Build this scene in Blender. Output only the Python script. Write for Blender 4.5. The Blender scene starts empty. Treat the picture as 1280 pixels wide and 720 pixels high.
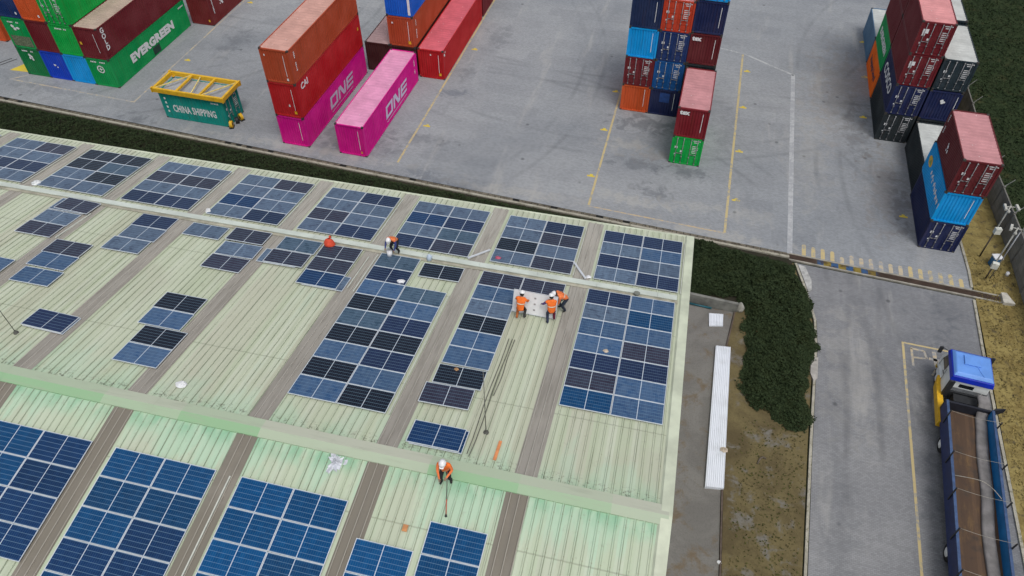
import bpy, bmesh, math, random
from mathutils import Vector, Matrix, Euler
random.seed(7)
R = math.radians
sc = bpy.context.scene
col = sc.collection

# ------------------------------------------------------------------ helpers
def lin(r, g, b):
    f = lambda c: (c/255/12.92) if c/255 <= .04045 else ((c/255+.055)/1.055)**2.4
    return (f(r), f(g), f(b), 1)

class MB:
    """collects faces, then links them as ONE mesh object"""
    def __init__(s): s.v = []; s.f = []; s.m = []
    def poly(s, pts, m=0):
        i = len(s.v); s.v += [tuple(p) for p in pts]; s.f.append(tuple(range(i, i+len(pts)))); s.m.append(m)
    def box(s, a, b, m=0):
        x0, y0, z0 = a; x1, y1, z1 = b
        s.hexa([(x0,y0,z0),(x1,y0,z0),(x1,y1,z0),(x0,y1,z0),(x0,y0,z1),(x1,y0,z1),(x1,y1,z1),(x0,y1,z1)], m)
    def hexa(s, p, m=0):
        i = len(s.v); s.v += [tuple(q) for q in p]
        for f in ((0,3,2,1),(4,5,6,7),(0,1,5,4),(1,2,6,5),(2,3,7,6),(3,0,4,7)):
            s.f.append(tuple(i+k for k in f)); s.m.append(m)
    def bar(s, p, q, w, h, m=0, up=(0,0,1)):
        p = Vector(p); q = Vector(q); d = (q-p).normalized(); u = Vector(up)
        if abs(d.dot(u)) > .98: u = Vector((0,1,0))
        a = d.cross(u).normalized()*w/2; b = a.cross(d).normalized()*h/2
        s.hexa([p-a-b, p+a-b, q+a-b, q-a-b, p-a+b, p+a+b, q+a+b, q-a+b], m)
    def prism(s, pts, z0, z1, m=0):
        n = len(pts); i = len(s.v)
        s.v += [(x, y, z0) for x, y in pts]+[(x, y, z1) for x, y in pts]
        s.f.append(tuple(i+n+k for k in range(n))); s.m.append(m)
        s.f.append(tuple(i+n-1-k for k in range(n))); s.m.append(m)
        for k in range(n):
            j = (k+1) % n; s.f.append((i+k, i+j, i+n+j, i+n+k)); s.m.append(m)
    def tube(s, pts, r, n=8, m=0, caps=True):
        pts = [Vector(p) for p in pts]; rings = []
        for k, p in enumerate(pts):
            d = (pts[min(k+1, len(pts)-1)]-pts[max(k-1, 0)]).normalized()
            u = Vector((0,0,1)) if abs(d.z) < .9 else Vector((1,0,0))
            a = d.cross(u).normalized(); b = a.cross(d)
            rr = r[k] if isinstance(r, (list, tuple)) else r
            i = len(s.v)
            s.v += [tuple(p+rr*(math.cos(t)*a+math.sin(t)*b)) for t in (2*math.pi*j/n for j in range(n))]
            rings.append(i)
        for k in range(len(rings)-1):
            for j in range(n):
                j2 = (j+1) % n; A, B = rings[k], rings[k+1]
                s.f.append((A+j, A+j2, B+j2, B+j)); s.m.append(m)
        if caps:
            s.f.append(tuple(rings[0]+n-1-j for j in range(n))); s.m.append(m)
            s.f.append(tuple(rings[-1]+j for j in range(n))); s.m.append(m)
    def ball(s, c, rx, ry=None, rz=None, n=12, k=7, m=0, z0=-1.0):
        ry = ry or rx; rz = rz or rx; i0 = len(s.v); rows = []
        a0 = math.asin(max(-1, z0))
        for a in range(k+1):
            t = a0+(math.pi/2-a0)*a/k; rows.append(len(s.v))
            for j in range(n):
                p = 2*math.pi*j/n
                s.v.append((c[0]+rx*math.cos(t)*math.cos(p), c[1]+ry*math.cos(t)*math.sin(p), c[2]+rz*math.sin(t)))
        for a in range(k):
            for j in range(n):
                j2 = (j+1) % n; s.f.append((rows[a]+j, rows[a]+j2, rows[a+1]+j2, rows[a+1]+j)); s.m.append(m)
        s.f.append(tuple(rows[0]+n-1-j for j in range(n))); s.m.append(m)
    def mesh(s, name, smooth=False):
        me = bpy.data.meshes.new(name); me.from_pydata(s.v, [], s.f); me.update()
        for p, m in zip(me.polygons, s.m):
            p.material_index = m; p.use_smooth = smooth
        return me
    def build(s, name, mats, parent=None, smooth=False, loc=None, rot=None):
        return link(name, s.mesh(name, smooth), mats, parent, loc, rot)

def link(name, me, mats, parent=None, loc=None, rot=None):
    if not isinstance(mats, (list, tuple)): mats = [mats]
    while len(me.materials) < len(mats): me.materials.append(None)
    o = bpy.data.objects.new(name, me); col.objects.link(o)
    for i, m in enumerate(mats):
        o.material_slots[i].link = 'OBJECT'; o.material_slots[i].material = m
    if parent: o.parent = parent
    if loc: o.location = loc
    if rot: o.rotation_euler = rot
    return o
def tag(o, label, cat, group=None):
    o['label'] = label; o['category'] = cat
    if group: o['group'] = group
    return o
def struct(o): o['kind'] = 'structure'; return o
def empty(name, loc, rot=(0,0,0), label=None, cat=None, group=None):
    o = bpy.data.objects.new(name, None); col.objects.link(o); o.empty_display_size = .3
    o.location = loc; o.rotation_euler = rot
    if label: tag(o, label, cat, group)
    return o

# ------------------------------------------------------------------ materials
class NT:
    def __init__(s, name):
        s.m = bpy.data.materials.new(name); s.m.use_nodes = True; s.t = s.m.node_tree
        s.b = s.t.nodes['Principled BSDF']
    def n(s, ty, **k):
        d = s.t.nodes.new(ty)
        for a, v in k.items():
            if a.startswith('i_'): d.inputs[a[2:].replace('_', ' ')].default_value = v
            else: setattr(d, a, v)
        return d
    def l(s, a, b): s.t.links.new(a, b)
    def coord(s, kind='Object'): return s.n('ShaderNodeTexCoord').outputs[kind]
    def noise(s, vec, scale, detail=4, rough=.55, dist=0):
        d = s.n('ShaderNodeTexNoise'); d.inputs['Scale'].default_value = scale; d.inputs['Detail'].default_value = detail
        d.inputs['Roughness'].default_value = rough; d.inputs['Distortion'].default_value = dist
        s.l(vec, d.inputs['Vector']); return d.outputs['Fac']
    def scale(s, vec, v):
        d = s.n('ShaderNodeMapping'); d.inputs['Scale'].default_value = v; s.l(vec, d.inputs['Vector']); return d.outputs['Vector']
    def ramp(s, fac, a, b, lo=0., hi=1.):
        d = s.n('ShaderNodeMapRange', interpolation_type='SMOOTHSTEP'); d.inputs['From Min'].default_value = a; d.inputs['From Max'].default_value = b
        d.inputs['To Min'].default_value = lo; d.inputs['To Max'].default_value = hi; s.l(fac, d.inputs['Value']); return d.outputs['Result']
    def mix(s, fac, a, b, mode='MIX'):
        d = s.n('ShaderNodeMix', data_type='RGBA', blend_type=mode)
        for sock, v in ((d.inputs[0], fac), (d.inputs[6], a), (d.inputs[7], b)):
            if hasattr(v, 'links'): s.l(v, sock)
            else: sock.default_value = v
        return d.outputs[2]
    def math(s, op, a, b=None, c=None):
        d = s.n('ShaderNodeMath', operation=op)
        for i, v in enumerate((a, b, c)):
            if v is None: continue
            if hasattr(v, 'links'): s.l(v, d.inputs[i])
            else: d.inputs[i].default_value = v
        return d.outputs[0]
    def sep(s, v):
        d = s.n('ShaderNodeSeparateXYZ'); s.l(v, d.inputs[0]); return d.outputs
    def bump(s, h, st=.3, dist=.02):
        d = s.n('ShaderNodeBump'); d.inputs['Strength'].default_value = st; d.inputs['Distance'].default_value = dist
        s.l(h, d.inputs['Height']); s.l(d.outputs['Normal'], s.b.inputs['Normal'])
    def out(s, c, rough=.7, metal=0., spec=.4):
        if hasattr(c, 'links'): s.l(c, s.b.inputs['Base Color'])
        else: s.b.inputs['Base Color'].default_value = c
        if hasattr(rough, 'links'): s.l(rough, s.b.inputs['Roughness'])
        else: s.b.inputs['Roughness'].default_value = rough
        s.b.inputs['Metallic'].default_value = metal; s.b.inputs['Specular IOR Level'].default_value = spec
        return s.m
def mul(c, k): return (c[0]*k, c[1]*k, c[2]*k, 1)
def mixc(a, b, t): return tuple(a[i]*(1-t)+b[i]*t for i in range(3))+(1,)

_simple = {}
def simple(name, c, rough=.6, metal=0., var=.25, sc_=3., spec=.4):
    if name in _simple: return _simple[name]
    t = NT(name); v = t.coord()
    f = t.noise(v, sc_, 5)
    m = t.out(t.mix(t.ramp(f, .3, .7), mul(c, 1-var), mul(c, 1+var*.6)), rough, metal, spec)
    _simple[name] = m; return m
_paint = {}
def paint(c, wear=.35):
    """sea-worn container paint: tone drift, vertical streaks, scattered rust specks"""
    k = (tuple(round(x, 4) for x in c), wear)
    if k in _paint: return _paint[k]
    t = NT('container paint'); v = t.coord()
    inf = t.n('ShaderNodeObjectInfo').outputs['Random']
    off = t.n('ShaderNodeVectorMath', operation='ADD'); t.l(v, off.inputs[0])
    cb = t.n('ShaderNodeCombineXYZ'); s40 = t.math('MULTIPLY', inf, 40.)
    t.l(s40, cb.inputs[0]); t.l(s40, cb.inputs[1]); t.l(cb.outputs[0], off.inputs[1]); v = off.outputs[0]
    big = t.noise(v, .55, 4); streak = t.noise(t.scale(v, (5, 5, .35)), 1., 4); speck = t.noise(v, 6., 6, .7)
    grey = mixc(c, (.35, .33, .3, 1), .3)
    a = t.mix(t.ramp(big, .3, .75), mul(c, .85), mixc(mul(c, 1.06), grey, .18))
    a = t.mix(t.ramp(streak, .5, .8, 0, wear), a, mixc(mul(c, .6), (.12, .06, .03, 1), .4))
    a = t.mix(t.ramp(speck, .64, .74, 0, wear*1.6), a, (.16, .07, .035, 1))
    m = t.out(a, .55, 0, .18); _paint[k] = m; return m
_roofp = {}
def roofpaint(c, rust=.5, speck=.6):
    k = (tuple(round(x, 4) for x in c), rust, speck)
    if k in _roofp: return _roofp[k]
    t = NT('faded container roof'); v = t.coord()
    big = t.noise(v, .7, 5, .6, .4); fine = t.noise(v, 5., 5, .7); sp = t.n('ShaderNodeTexVoronoi'); sp.inputs['Scale'].default_value = 2.2; t.l(v, sp.inputs['Vector'])
    a = t.mix(t.ramp(big, .3, .7), mul(c, .85), mul(c, 1.12))
    a = t.mix(t.ramp(fine, .56, .72, 0, rust), a, mixc(mul(c, .5), (.25, .1, .05, 1), .5))
    a = t.mix(t.ramp(sp.outputs['Distance'], .11, .05, 0, speck), a, (.75, .72, .68, 1))
    m = t.out(a, .75, 0, .25); _roofp[k] = m; return m

STEEL = simple('galvanised steel', (.42, .43, .44, 1), .45, .6)
DARK = simple('dark steel', (.025, .027, .03, 1), .55)
RUBBER = simple('black rubber', (.018, .018, .018, 1), .85)
WHITE = simple('white paint', (.72, .73, .74, 1), .5, 0, .1)
WHITEMARK = simple('white lettering', (.74, .74, .74, 1), .6, 0, .12, 8.)
ALU = simple('aluminium', (.66, .69, .72, 1), .4, .25, .1)
YELLOW = simple('yellow paint', (.72, .42, .02, 1), .5, 0, .15)
CONC = simple('concrete', (.36, .35, .31, 1), .9, 0, .35, 2.)

def pavement_material(stains, tracks=(), name='pavement', tint=(.28, .3, .325, 1)):
    t = NT(name); v = t.coord('Object')
    big = t.noise(v, .045, 5, .6, .5); mid = t.noise(v, .35, 6, .6); fine = t.noise(v, 6., 4, .7)
    # paving blocks, 0.2 x 0.1 m
    br = t.n('ShaderNodeTexBrick'); t.l(v, br.inputs['Vector']); br.inputs['Scale'].default_value = 5.
    br.inputs['Color1'].default_value = (.78, .78, .78, 1); br.inputs['Color2'].default_value = (1.08, 1.08, 1.08, 1)
    br.inputs['Mortar'].default_value = (.55, .55, .55, 1); br.inputs['Mortar Size'].default_value = .035; br.inputs['Bias'].default_value = .2
    br.inputs['Brick Width'].default_value = 1.; br.inputs['Row Height'].default_value = .5
    # repair bays a few metres wide, a shade apart
    bay = t.n('ShaderNodeTexBrick'); t.l(v, bay.inputs['Vector']); bay.inputs['Scale'].default_value = .16
    bay.inputs['Color1'].default_value = (.93, .93, .93, 1); bay.inputs['Color2'].default_value = (1.05, 1.05, 1.04, 1)
    bay.inputs['Mortar'].default_value = (.95, .95, .95, 1); bay.inputs['Mortar Size'].default_value = .004
    a = t.mix(t.ramp(big, .3, .7), mul(tint, .84), mixc(mul(tint, 1.13), (.37, .36, .34, 1), .35))
    a = t.mix(1., a, bay.outputs['Color'], 'MULTIPLY')
    a = t.mix(.75, a, br.outputs['Color'], 'MULTIPLY')
    a = t.mix(t.ramp(mid, .56, .74, 0, .14), a, mul(tint, .5))
    a = t.mix(t.ramp(fine, .62, .75, 0, .3), a, mul(tint, .55))
    pale = t.noise(t.scale(v, (.9, .14, 1)), .7, 5, .6, .3)
    a = t.mix(t.ramp(pale, .56, .72, 0, .35), a, (.42, .41, .385, 1))
    sp = t.n('ShaderNodeTexVoronoi'); sp.inputs['Scale'].default_value = .42; t.l(v, sp.inputs['Vector'])
    a = t.mix(t.ramp(sp.outputs['Distance'], .09, .03, 0, .7), a, mul(tint, .3))
    wob = t.noise(v, 1.1, 5, .65, .6)
    for (x, y, rx, ry, k, c) in stains:
        d = t.n('ShaderNodeVectorMath', operation='SUBTRACT'); t.l(v, d.inputs[0]); d.inputs[1].default_value = (x, y, 0)
        q = t.scale(d.outputs[0], (1/rx, 1/ry, 0)); ln = t.n('ShaderNodeVectorMath', operation='LENGTH'); t.l(q, ln.inputs[0])
        e = t.math('ADD', ln.outputs['Value'], t.ramp(wob, .25, .75, -.75, .75))
        a = t.mix(t.ramp(e, 1., .1, 0, k*.68), a, c)
    # tyre tracks: pairs of worn arcs
    for (x, y, r_) in tracks:
        d = t.n('ShaderNodeVectorMath', operation='SUBTRACT'); t.l(v, d.inputs[0]); d.inputs[1].default_value = (x, y, 0)
        ln = t.n('ShaderNodeVectorMath', operation='LENGTH'); t.l(d.outputs[0], ln.inputs[0])
        f1 = t.math('ABSOLUTE', t.math('SUBTRACT', t.math('ABSOLUTE', t.math('SUBTRACT', ln.outputs['Value'], r_)), .95))
        k = t.math('MULTIPLY', t.ramp(f1, .3, .05, 0, .3), t.ramp(t.noise(v, .16, 4), .42, .62))
        a = t.mix(k, a, mul(tint, .42))
    t.bump(br.outputs['Fac'], .15, .01)
    return t.out(a, .85, 0, .3)
OIL = (.075, .085, .1, 1); BLUEOIL = (.07, .09, .125, 1); PALE = (.44, .42, .37, 1); BROWN = (.2, .15, .11, 1)

def soil_material(name, c1, c2, c3, s=.5, s2=3.):
    t = NT(name); v = t.coord()
    a = t.mix(t.ramp(t.noise(v, s, 6, .65, .8), .36, .62), c1, c2)
    a = t.mix(t.ramp(t.noise(v, s*2.3, 6, .7, .3), .52, .66), a, c3)
    f = t.noise(v, s2*3, 6, .75)
    a = t.mix(t.ramp(f, .42, .78, 0, .5), a, mul(c1, .55)); t.bump(f, .4, .04)
    return t.out(a, .95, 0, .15)

# ------------------------------------------------------------------ camera, light, sky
cam = bpy.data.objects.new('camera', bpy.data.cameras.new('camera')); col.objects.link(cam)
cam.data.lens = 947.84/1280*36; cam.data.sensor_width = 36; cam.data.clip_end = 3000; cam.data.clip_start = .5
cam.location = (0, 0, 37.81); cam.rotation_euler = (R(90-46.58), R(.09), R(14.857)); sc.camera = cam
SUN_EL, SUN_AZ = 64, 145          # azimuth measured from +y towards +x
w = bpy.data.worlds.new('World'); sc.world = w; w.use_nodes = True; nt = w.node_tree
sky = nt.nodes.new('ShaderNodeTexSky'); sky.sky_type = 'NISHITA'; sky.sun_disc = False
sky.sun_elevation = R(SUN_EL); sky.sun_rotation = R(SUN_AZ); sky.air_density = 1.; sky.dust_density = 4.; sky.ozone_density = 1.
hs = nt.nodes.new('ShaderNodeHueSaturation'); hs.inputs['Saturation'].default_value = .42
nt.links.new(sky.outputs[0], hs.inputs['Color']); bg = nt.nodes['Background']
nt.links.new(hs.outputs[0], bg.inputs['Color']); bg.inputs['Strength'].default_value = .15
sun = bpy.data.objects.new('sun', bpy.data.lights.new('sun', 'SUN')); col.objects.link(sun)
sun.data.energy = 1.0; sun.data.angle = R(18); sun.data.color = (1, .98, .95)
d = Vector((math.sin(R(SUN_AZ))*math.cos(R(SUN_EL)), math.cos(R(SUN_AZ))*math.cos(R(SUN_EL)), math.sin(R(SUN_EL))))
sun.rotation_euler = d.to_track_quat('Z', 'Y').to_euler(); sun.location = d*80
sc.view_settings.view_transform = 'Standard'; sc.view_settings.look = 'None'; sc.view_settings.gamma = 1
sc.view_settings.use_curve_mapping = False; sc.view_settings.exposure = -0.08

# ------------------------------------------------------------------ ground
def sheet(name, pts, z, m):
    b = MB(); b.poly([(x, y, z) for x, y in pts]); return struct(b.build(name, m))
def KY(x):  # yard edge: the drain along the green strip
    return 42.72-.0405*(x-9.1)
stains = [(-17.5, 43.8, 3.6, 1.5, .8, BLUEOIL), (-19.5, 45, 2.2, 1., .5, BLUEOIL), (-15.8, 43.2, 1.6, 1, .75, BLUEOIL),
          (-2.5, 56.2, 4.5, 1.6, .75, OIL), (-3, 50.5, 3.2, 1., .6, OIL), (-1.2, 47.2, 1.8, 1.2, .7, OIL), (1, 50.5, 2, 1., .8, OIL),
          (-4.2, 52.8, 2.2, 1.4, .45, PALE), (-1.5, 52, 2.6, 1.2, .35, BROWN), (-3, 46, 3.4, 1.1, .45, PALE), (2, 46.2, 2.2, 1, .35, PALE),
          (-46, 45.9, 2.4, .8, .75, OIL), (-44.4, 60, 1.6, 3.4, .5, OIL), (-20.6, 56.8, 1.6, .9, .6, BLUEOIL), (-20.4, 60.3, 1, 2.4, .4, OIL),
          (-19.3, 67.5, 1.6, 3, .45, OIL), (-21.5, 49.3, 4, 1.2, .5, OIL), (-24, 47.3, 2.2, 1.4, .5, OIL), (-28.3, 48, 1.6, 6, .55, OIL),
          (-12, 44.6, 8, .8, .4, PALE), (-30, 45.6, 12, .7, .4, PALE), (3, 43.7, 6, .8, .5, PALE), (6, 46.3, 2.4, 1.2, .3, PALE),
          (13, 66, 3.5, 10, .35, BROWN), (14.5, 60, 1.6, 5, .45, OIL), (16.3, 52, 2, 7, .35, BROWN), (10.6, 55, 2, 9, .25, PALE),
          (17.2, 50, 1., 4.5, .5, OIL), (-57, 48, 6, 1.2, .4, OIL), (3.8, 57, 1.4, 4, .3, OIL)]
PAVE = pavement_material(stains, ((-40, 62, 31), (-8, 88, 36), (38, 70, 27.5), (-22, 22, 41), (45, 55, 33), (-60, 70, 26), (-13, 400, 338)))
ROADM = pavement_material([(18.9, 26, 2.2, 14, .65, OIL), (16.4, 30, .6, 10, .3, OIL), (13, 33, 2.4, 7, .25, PALE), (12, 22, 1.2, 10, .3, OIL), (19, 40, 2, 2.2, .25, OIL)], ((213.5, 25, 200), (-60, 30, 73.5), (40, 44, 26)),
                          'road paving', (.215, .222, .238, 1))
GRASSG = soil_material('rough grass', (.02, .033, .014, 1), (.03, .045, .018, 1), (.046, .05, .02, 1), .25, 1.5)
sheet('terrain', [(-600, -500), (600, -500), (600, 700), (-600, 700)], -.14, GRASSG)
sheet('yard', [(-160, KY(-160)+.45), (9.1, KY(9.1)+.25), (21.25, 42.4), (21.3, 44), (20.95, 49), (21.1, 60), (21.4, 200), (-160, 200)], 0, PAVE)
sheet('road', [(9.6, 42.05), (10.3, 39.3), (10.95, 36.8), (10.98, 34.5), (10.62, 26.8), (10.3, 18), (9.6, 0), (8.6, -40), (20.2, -40), (20.95, 20), (21.05, 37), (21.2, 41.55)], 0, ROADM)
APRON = soil_material('worn concrete', (.155, .148, .136, 1), (.2, .192, .176, 1), (.16, .125, .085, 1), .3, 4.)
sheet('path', [(0, 36.2), (5.6, 36.2), (5.24, 32.7), (5.98, 17.9), (6.9, -30), (0, -30)], -.02, APRON)
DIRT = soil_material('bare earth', (.1, .078, .04, 1), (.155, .125, .06, 1), (.17, .16, .14, 1), .3, 2.)
sheet('dirt_strip', [(5.75, 37.2), (5.38, 32.7), (6.12, 17.9), (7.05, -30), (9.2, -30), (10.02, 18), (10.34, 26.8), (10.7, 34.5), (10.66, 36.8), (9.4, 42)], 0.01, DIRT)
VERGE = soil_material('dry verge', (.2, .152, .055, 1), (.3, .24, .09, 1), (.095, .078, .045, 1), .9, 3.2)
sheet('dirt_verge', [(21.15, -40), (26, -40), (24.5, 34), (24.4, 46), (24, 52), (23.2, 58), (23.2, 90), (21.55, 90), (21.25, 60), (21.1, 49), (21.4, 44), (21.35, 37), (21.1, 20)], -.03, VERGE)
SOIL = soil_material('dark soil', (.03, .027, .02, 1), (.04, .036, .024, 1), (.025, .03, .016, 1), .6, 3.)
sheet('planting_bed', [(-160, 33), (-160, KY(-160)-.15), (9.1, KY(9.1)-.35), (9.5, 41.9), (10.6, 36.8), (10.6, 34.5), (10.3, 28.5), (6.6, 28.8), (6.3, 36.4), (2.4, 36.6), (2.3, 33)], -.01, SOIL)

# kerbs and drains
def ribbon(name, pts, w_, z0, z1, m):
    b = MB()
    for k in range(len(pts)-1):
        p, q = Vector(pts[k]), Vector(pts[k+1]); dd = (q-p).normalized()*.0; nn = Vector((-(q-p).y, (q-p).x)).normalized()*w_/2
        b.prism([tuple(p-nn-dd), tuple(q-nn+dd), tuple(q+nn+dd), tuple(p+nn-dd)], z0, z1)
    return struct(b.build(name, m))
kx = [-100+8*i for i in range(14)]+[9.1]
KERB = soil_material('kerb concrete', (.34, .32, .26, 1), (.42, .4, .33, 1), (.2, .19, .13, 1), 1.2, 3.)
ribbon('kerb', [(x, KY(x)-.22) for x in kx], .2, -.1, .1, KERB)
GRATE = soil_material('drain covers', (.1, .085, .065, 1), (.2, .18, .14, 1), (.05, .045, .035, 1), 1.6, 4.)
b = MB(); x = -100.
while x < 9.1:
    L = random.choice((.5, .5, .5, .52)); s_ = (KY(x+L)-KY(x))/L
    if random.random() > .06:
        z = -.012+random.uniform(0, .018)
        b.prism([(x+.02, KY(x)-.1), (x+L-.02, KY(x+L)-.1), (x+L-.02, KY(x+L)+.25), (x+.02, KY(x)+.25)], -.05, z)
    x += L
struct(b.build('drain_cover', GRATE))
ribbon('drain_channel', [(x, KY(x)+.09) for x in kx], .5, -.6, -.05, simple('drain void', (.012, .012, .01, 1), .9))
# trench drain over the road
t = NT('rusty grate'); v = t.coord(); sx = t.sep(v)[0]
rust = t.mix(t.ramp(t.noise(v, 1.4, 5), .35, .7), (.055, .035, .024, 1), (.085, .055, .04, 1))
seg = t.math('FRACT', t.math('MULTIPLY', sx, 1/1.0)); bl = t.mix(t.ramp(seg, .45, .5), (.045, .12, .27, 1), (.3, .22, .04, 1))
msk = t.math('MULTIPLY', t.ramp(sx, 10.9, 11.2), t.ramp(sx, 15.3, 14.6)); msk = t.math('MULTIPLY', msk, t.ramp(t.noise(v, 2.5, 4), .3, .55))
GRATER = t.out(t.mix(msk, rust, bl), .8)
def TY(x): return 42.62-.046*(x-9.1)
b = MB(); x = 9.15
while x < 22.9:
    b.prism([(x, TY(x)-.24), (x+.05, TY(x)-.24), (x+.05, TY(x)+.24), (x, TY(x)+.24)], -.06, .005); x += .075
b.prism([(9.1, TY(9.1)-.25), (22.95, TY(22.95)-.25), (22.95, TY(22.95)+.25), (9.1, TY(9.1)+.25)], -.3, -.035)
struct(b.build('trench_drain', GRATER))
EDGE = simple('drain edge', (.33, .31, .26, 1), .8, 0, .3, 2.)
ribbon('drain_kerb', [(9.1, TY(9.1)-.31), (23.05, TY(23.05)-.31)], .11, -.1, .03, EDGE)
ribbon('drain_kerb', [(9.1, TY(9.1)+.31), (23.05, TY(23.05)+.31)], .11, -.1, .03, EDGE)
b = MB(); b.prism([(23.0, TY(23)-.5), (23.75, TY(23)-.45), (23.5, TY(23)+.1), (23.35, TY(23)+.5), (23.0, TY(23)+.45)], -.1, .22)
tag(b.build('drain_headwall', simple('pale concrete', (.5, .48, .42, 1), .9, 0, .25)), 'pale concrete block closing the end of the long trench drain', 'concrete block')
ribbon('road_kerb', [(21.2, 90), (20.95+.15, 60), (21.02, 49), (21.25, 44.2), (21.22, 42.6)], .16, -.1, .1, KERB)
ribbon('road_kerb', [(21.2, 41.4), (21.1, 37), (21, 20), (20.3, -40)], .16, -.1, .1, KERB)
ribbon('road_kerb', [(9.55, 41.95), (10.2, 39.6), (10.82, 36.8), (10.86, 34.5), (10.5, 26.8), (10.16, 18), (9.4, -10)], .15, -.1, .09, KERB)
ribbon('path_kerb', [(5.68, 36.2), (5.31, 32.7), (6.05, 17.9), (7, -30)], .09, -.1, .07, simple('dark kerb', (.1, .075, .06, 1), .9))
b = MB(); b.prism([(9.7, 41.85), (10.2, 41.7), (10.6, 40.5), (10.62, 39.5), (10.4, 39.3)], -.1, .11)
struct(b.build('kerb_ramp', simple('whitewashed kerb', (.4, .4, .385, 1), .85, 0, .3)))
b = MB(); b.prism([(10.55, 33.4), (10.98, 33.6), (10.92, 31.9), (10.7, 31.6), (10.5, 32.2)], -.1, .1)
struct(b.build('kerb_slab', simple('pale slab', (.38, .36, .33, 1), .9, 0, .2)))

# painted markings
def worn(name, c, under, amt=.5):
    t = NT(name); v = t.coord('Object'); f = t.noise(v, 3., 6, .75); g = t.noise(v, .4, 4)
    k = t.math('ADD', f, t.ramp(g, .3, .7, -.08, .1))
    return t.out(t.mix(t.ramp(k, .62-amt*.25, .72-amt*.2), c, under), .75)
YL = worn('yellow road paint', (.5, .4, .2, 1), (.3, .29, .26, 1), .45)
YF = worn('faded yellow paint', (.48, .4, .27, 1), (.3, .3, .3, 1), .75)
WL = worn('white road paint', (.44, .45, .455, 1), (.33, .34, .355, 1), .75)
WF = worn('faded white paint', (.43, .44, .44, 1), (.3, .31, .32, 1), .6)
YB = worn('bright yellow paint', (.66, .5, .05, 1), (.3, .28, .2, 1), .25)
def stripe(pts, w_, m, name='painted_line'):
    b = MB()
    for k in range(len(pts)-1):
        p, q = Vector(pts[k]), Vector(pts[k+1]); dd = (q-p).normalized()*w_/2; nn = Vector((-dd.y, dd.x))
        z = .004+.001*(k % 2)
        b.poly([(*(p-dd-nn), z), (*(q+dd-nn), z), (*(q+dd+nn), z), (*(p-dd+nn), z)])
    return struct(b.build(name, m))
stripe([(-60.14, 49.5), (-61.2, 48.55), (-47.83, 48.1), (-48.0, 120)], .16, YF)
stripe([(-21.85, 45.9), (-21.87, 54.56), (-22.05, 110)], .17, YL)
stripe([(-5.8, 44.6), (-5.95, 62)], .17, YL)
stripe([(4.48, 44.1), (4.4, 70.3)], .18, YL); stripe([(-5.7, 44.4), (4.4, 43.95)], .13, worn('worn orange paint', (.5, .38, .22, 1), (.33, .32, .3, 1), .8))
stripe([(9.14, 43.1), (9.13, 67.6)], .36, WL); stripe([(9.1, 67.75), (4.5, 70.5), (1.0, 71.3)], .22, WF)
stripe([(16.27, 36.3), (15.9, 20.56), (15.4, 0)], .15, YL); stripe([(16.4, 36.32), (19.4, 36.25)], .13, YL)
for i in range(17):
    x = 10.12+i*.656; y = TY(x)+.42; h = (1.05, .95, .95, .9, .5, .85, .8, .9, .85, .8, .8, .95, .9, .95, .9, .95, .7)[i]
    b = MB(); b.poly([(x-.14, y, .004), (x+.14, y, .004), (x+.14, y+h, .004), (x+.07, y+h+.12, .004), (x-.07, y+h+.12, .004), (x-.14, y+h, .004)])
    struct(b.build('hazard_stripe', YF if i in (4, 5, 6, 7, 8, 9, 10) else YL))
for (x, y) in ((-47.09,55.75),(-47.0,68),(-21.0,64.7),(-21.25,51.28),(-6.3,48.1),(-6.4,54.6),(-6.4,60.74),(4.95,67.3),(4.9,61.06),(4.95,54.4),(5.06,47.98),(15.73,75.78),(15.6,69.05),(15.1,62.17),(17.36,49.25)):
    b = MB(); b.box((x-.3, y-.13, .001), (x+.3, y+.05, .006)); b.box((x-.11, y+.06, .001), (x+.13, y+.22, .006)); struct(b.build('slot_mark', YB))
b = MB(); b.poly([(-62.4, 49.9, .005), (-60.3, 50.0, .005), (-60.3, 51.4, .005), (-61.6, 51.6, .005)]); struct(b.build('painted_patch', YB))
for dx in (0, .55):
    stripe([(-64.9+dx, 49.6), (-63.7+dx, 51.7)], .14, simple('black road paint', (.03, .03, .035, 1), .8))
# bay letter and symbol on the road
bP = MB()
for p, q in (((16.75,34.5),(16.75,35.95)), ((16.7,35.95),(17.5,35.9)), ((17.5,35.9),(17.62,35.3)), ((17.62,35.3),(16.8,35.2))):
    p, q = Vector(p), Vector(q); nn = Vector((-(q-p).y, (q-p).x)).normalized()*.07
    bP.poly([(*(p-nn), .005), (*(q-nn), .005), (*(q+nn), .005), (*(p+nn), .005)])
struct(bP.build('bay_letter', YF))
bP = MB()
for p, q, w_ in (((18.15,34.4),(18.1,36.0),.24), ((17.75,35.35),(18.45,35.3),.2), ((18.12,34.6),(17.8,34.0),.12)):
    p, q = Vector(p), Vector(q); nn = Vector((-(q-p).y, (q-p).x)).normalized()*w_/2
    bP.poly([(*(p-nn), .006), (*(q-nn), .006), (*(q+nn), .006), (*(p+nn), .006)])
struct(bP.build('bay_symbol', YF))

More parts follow.
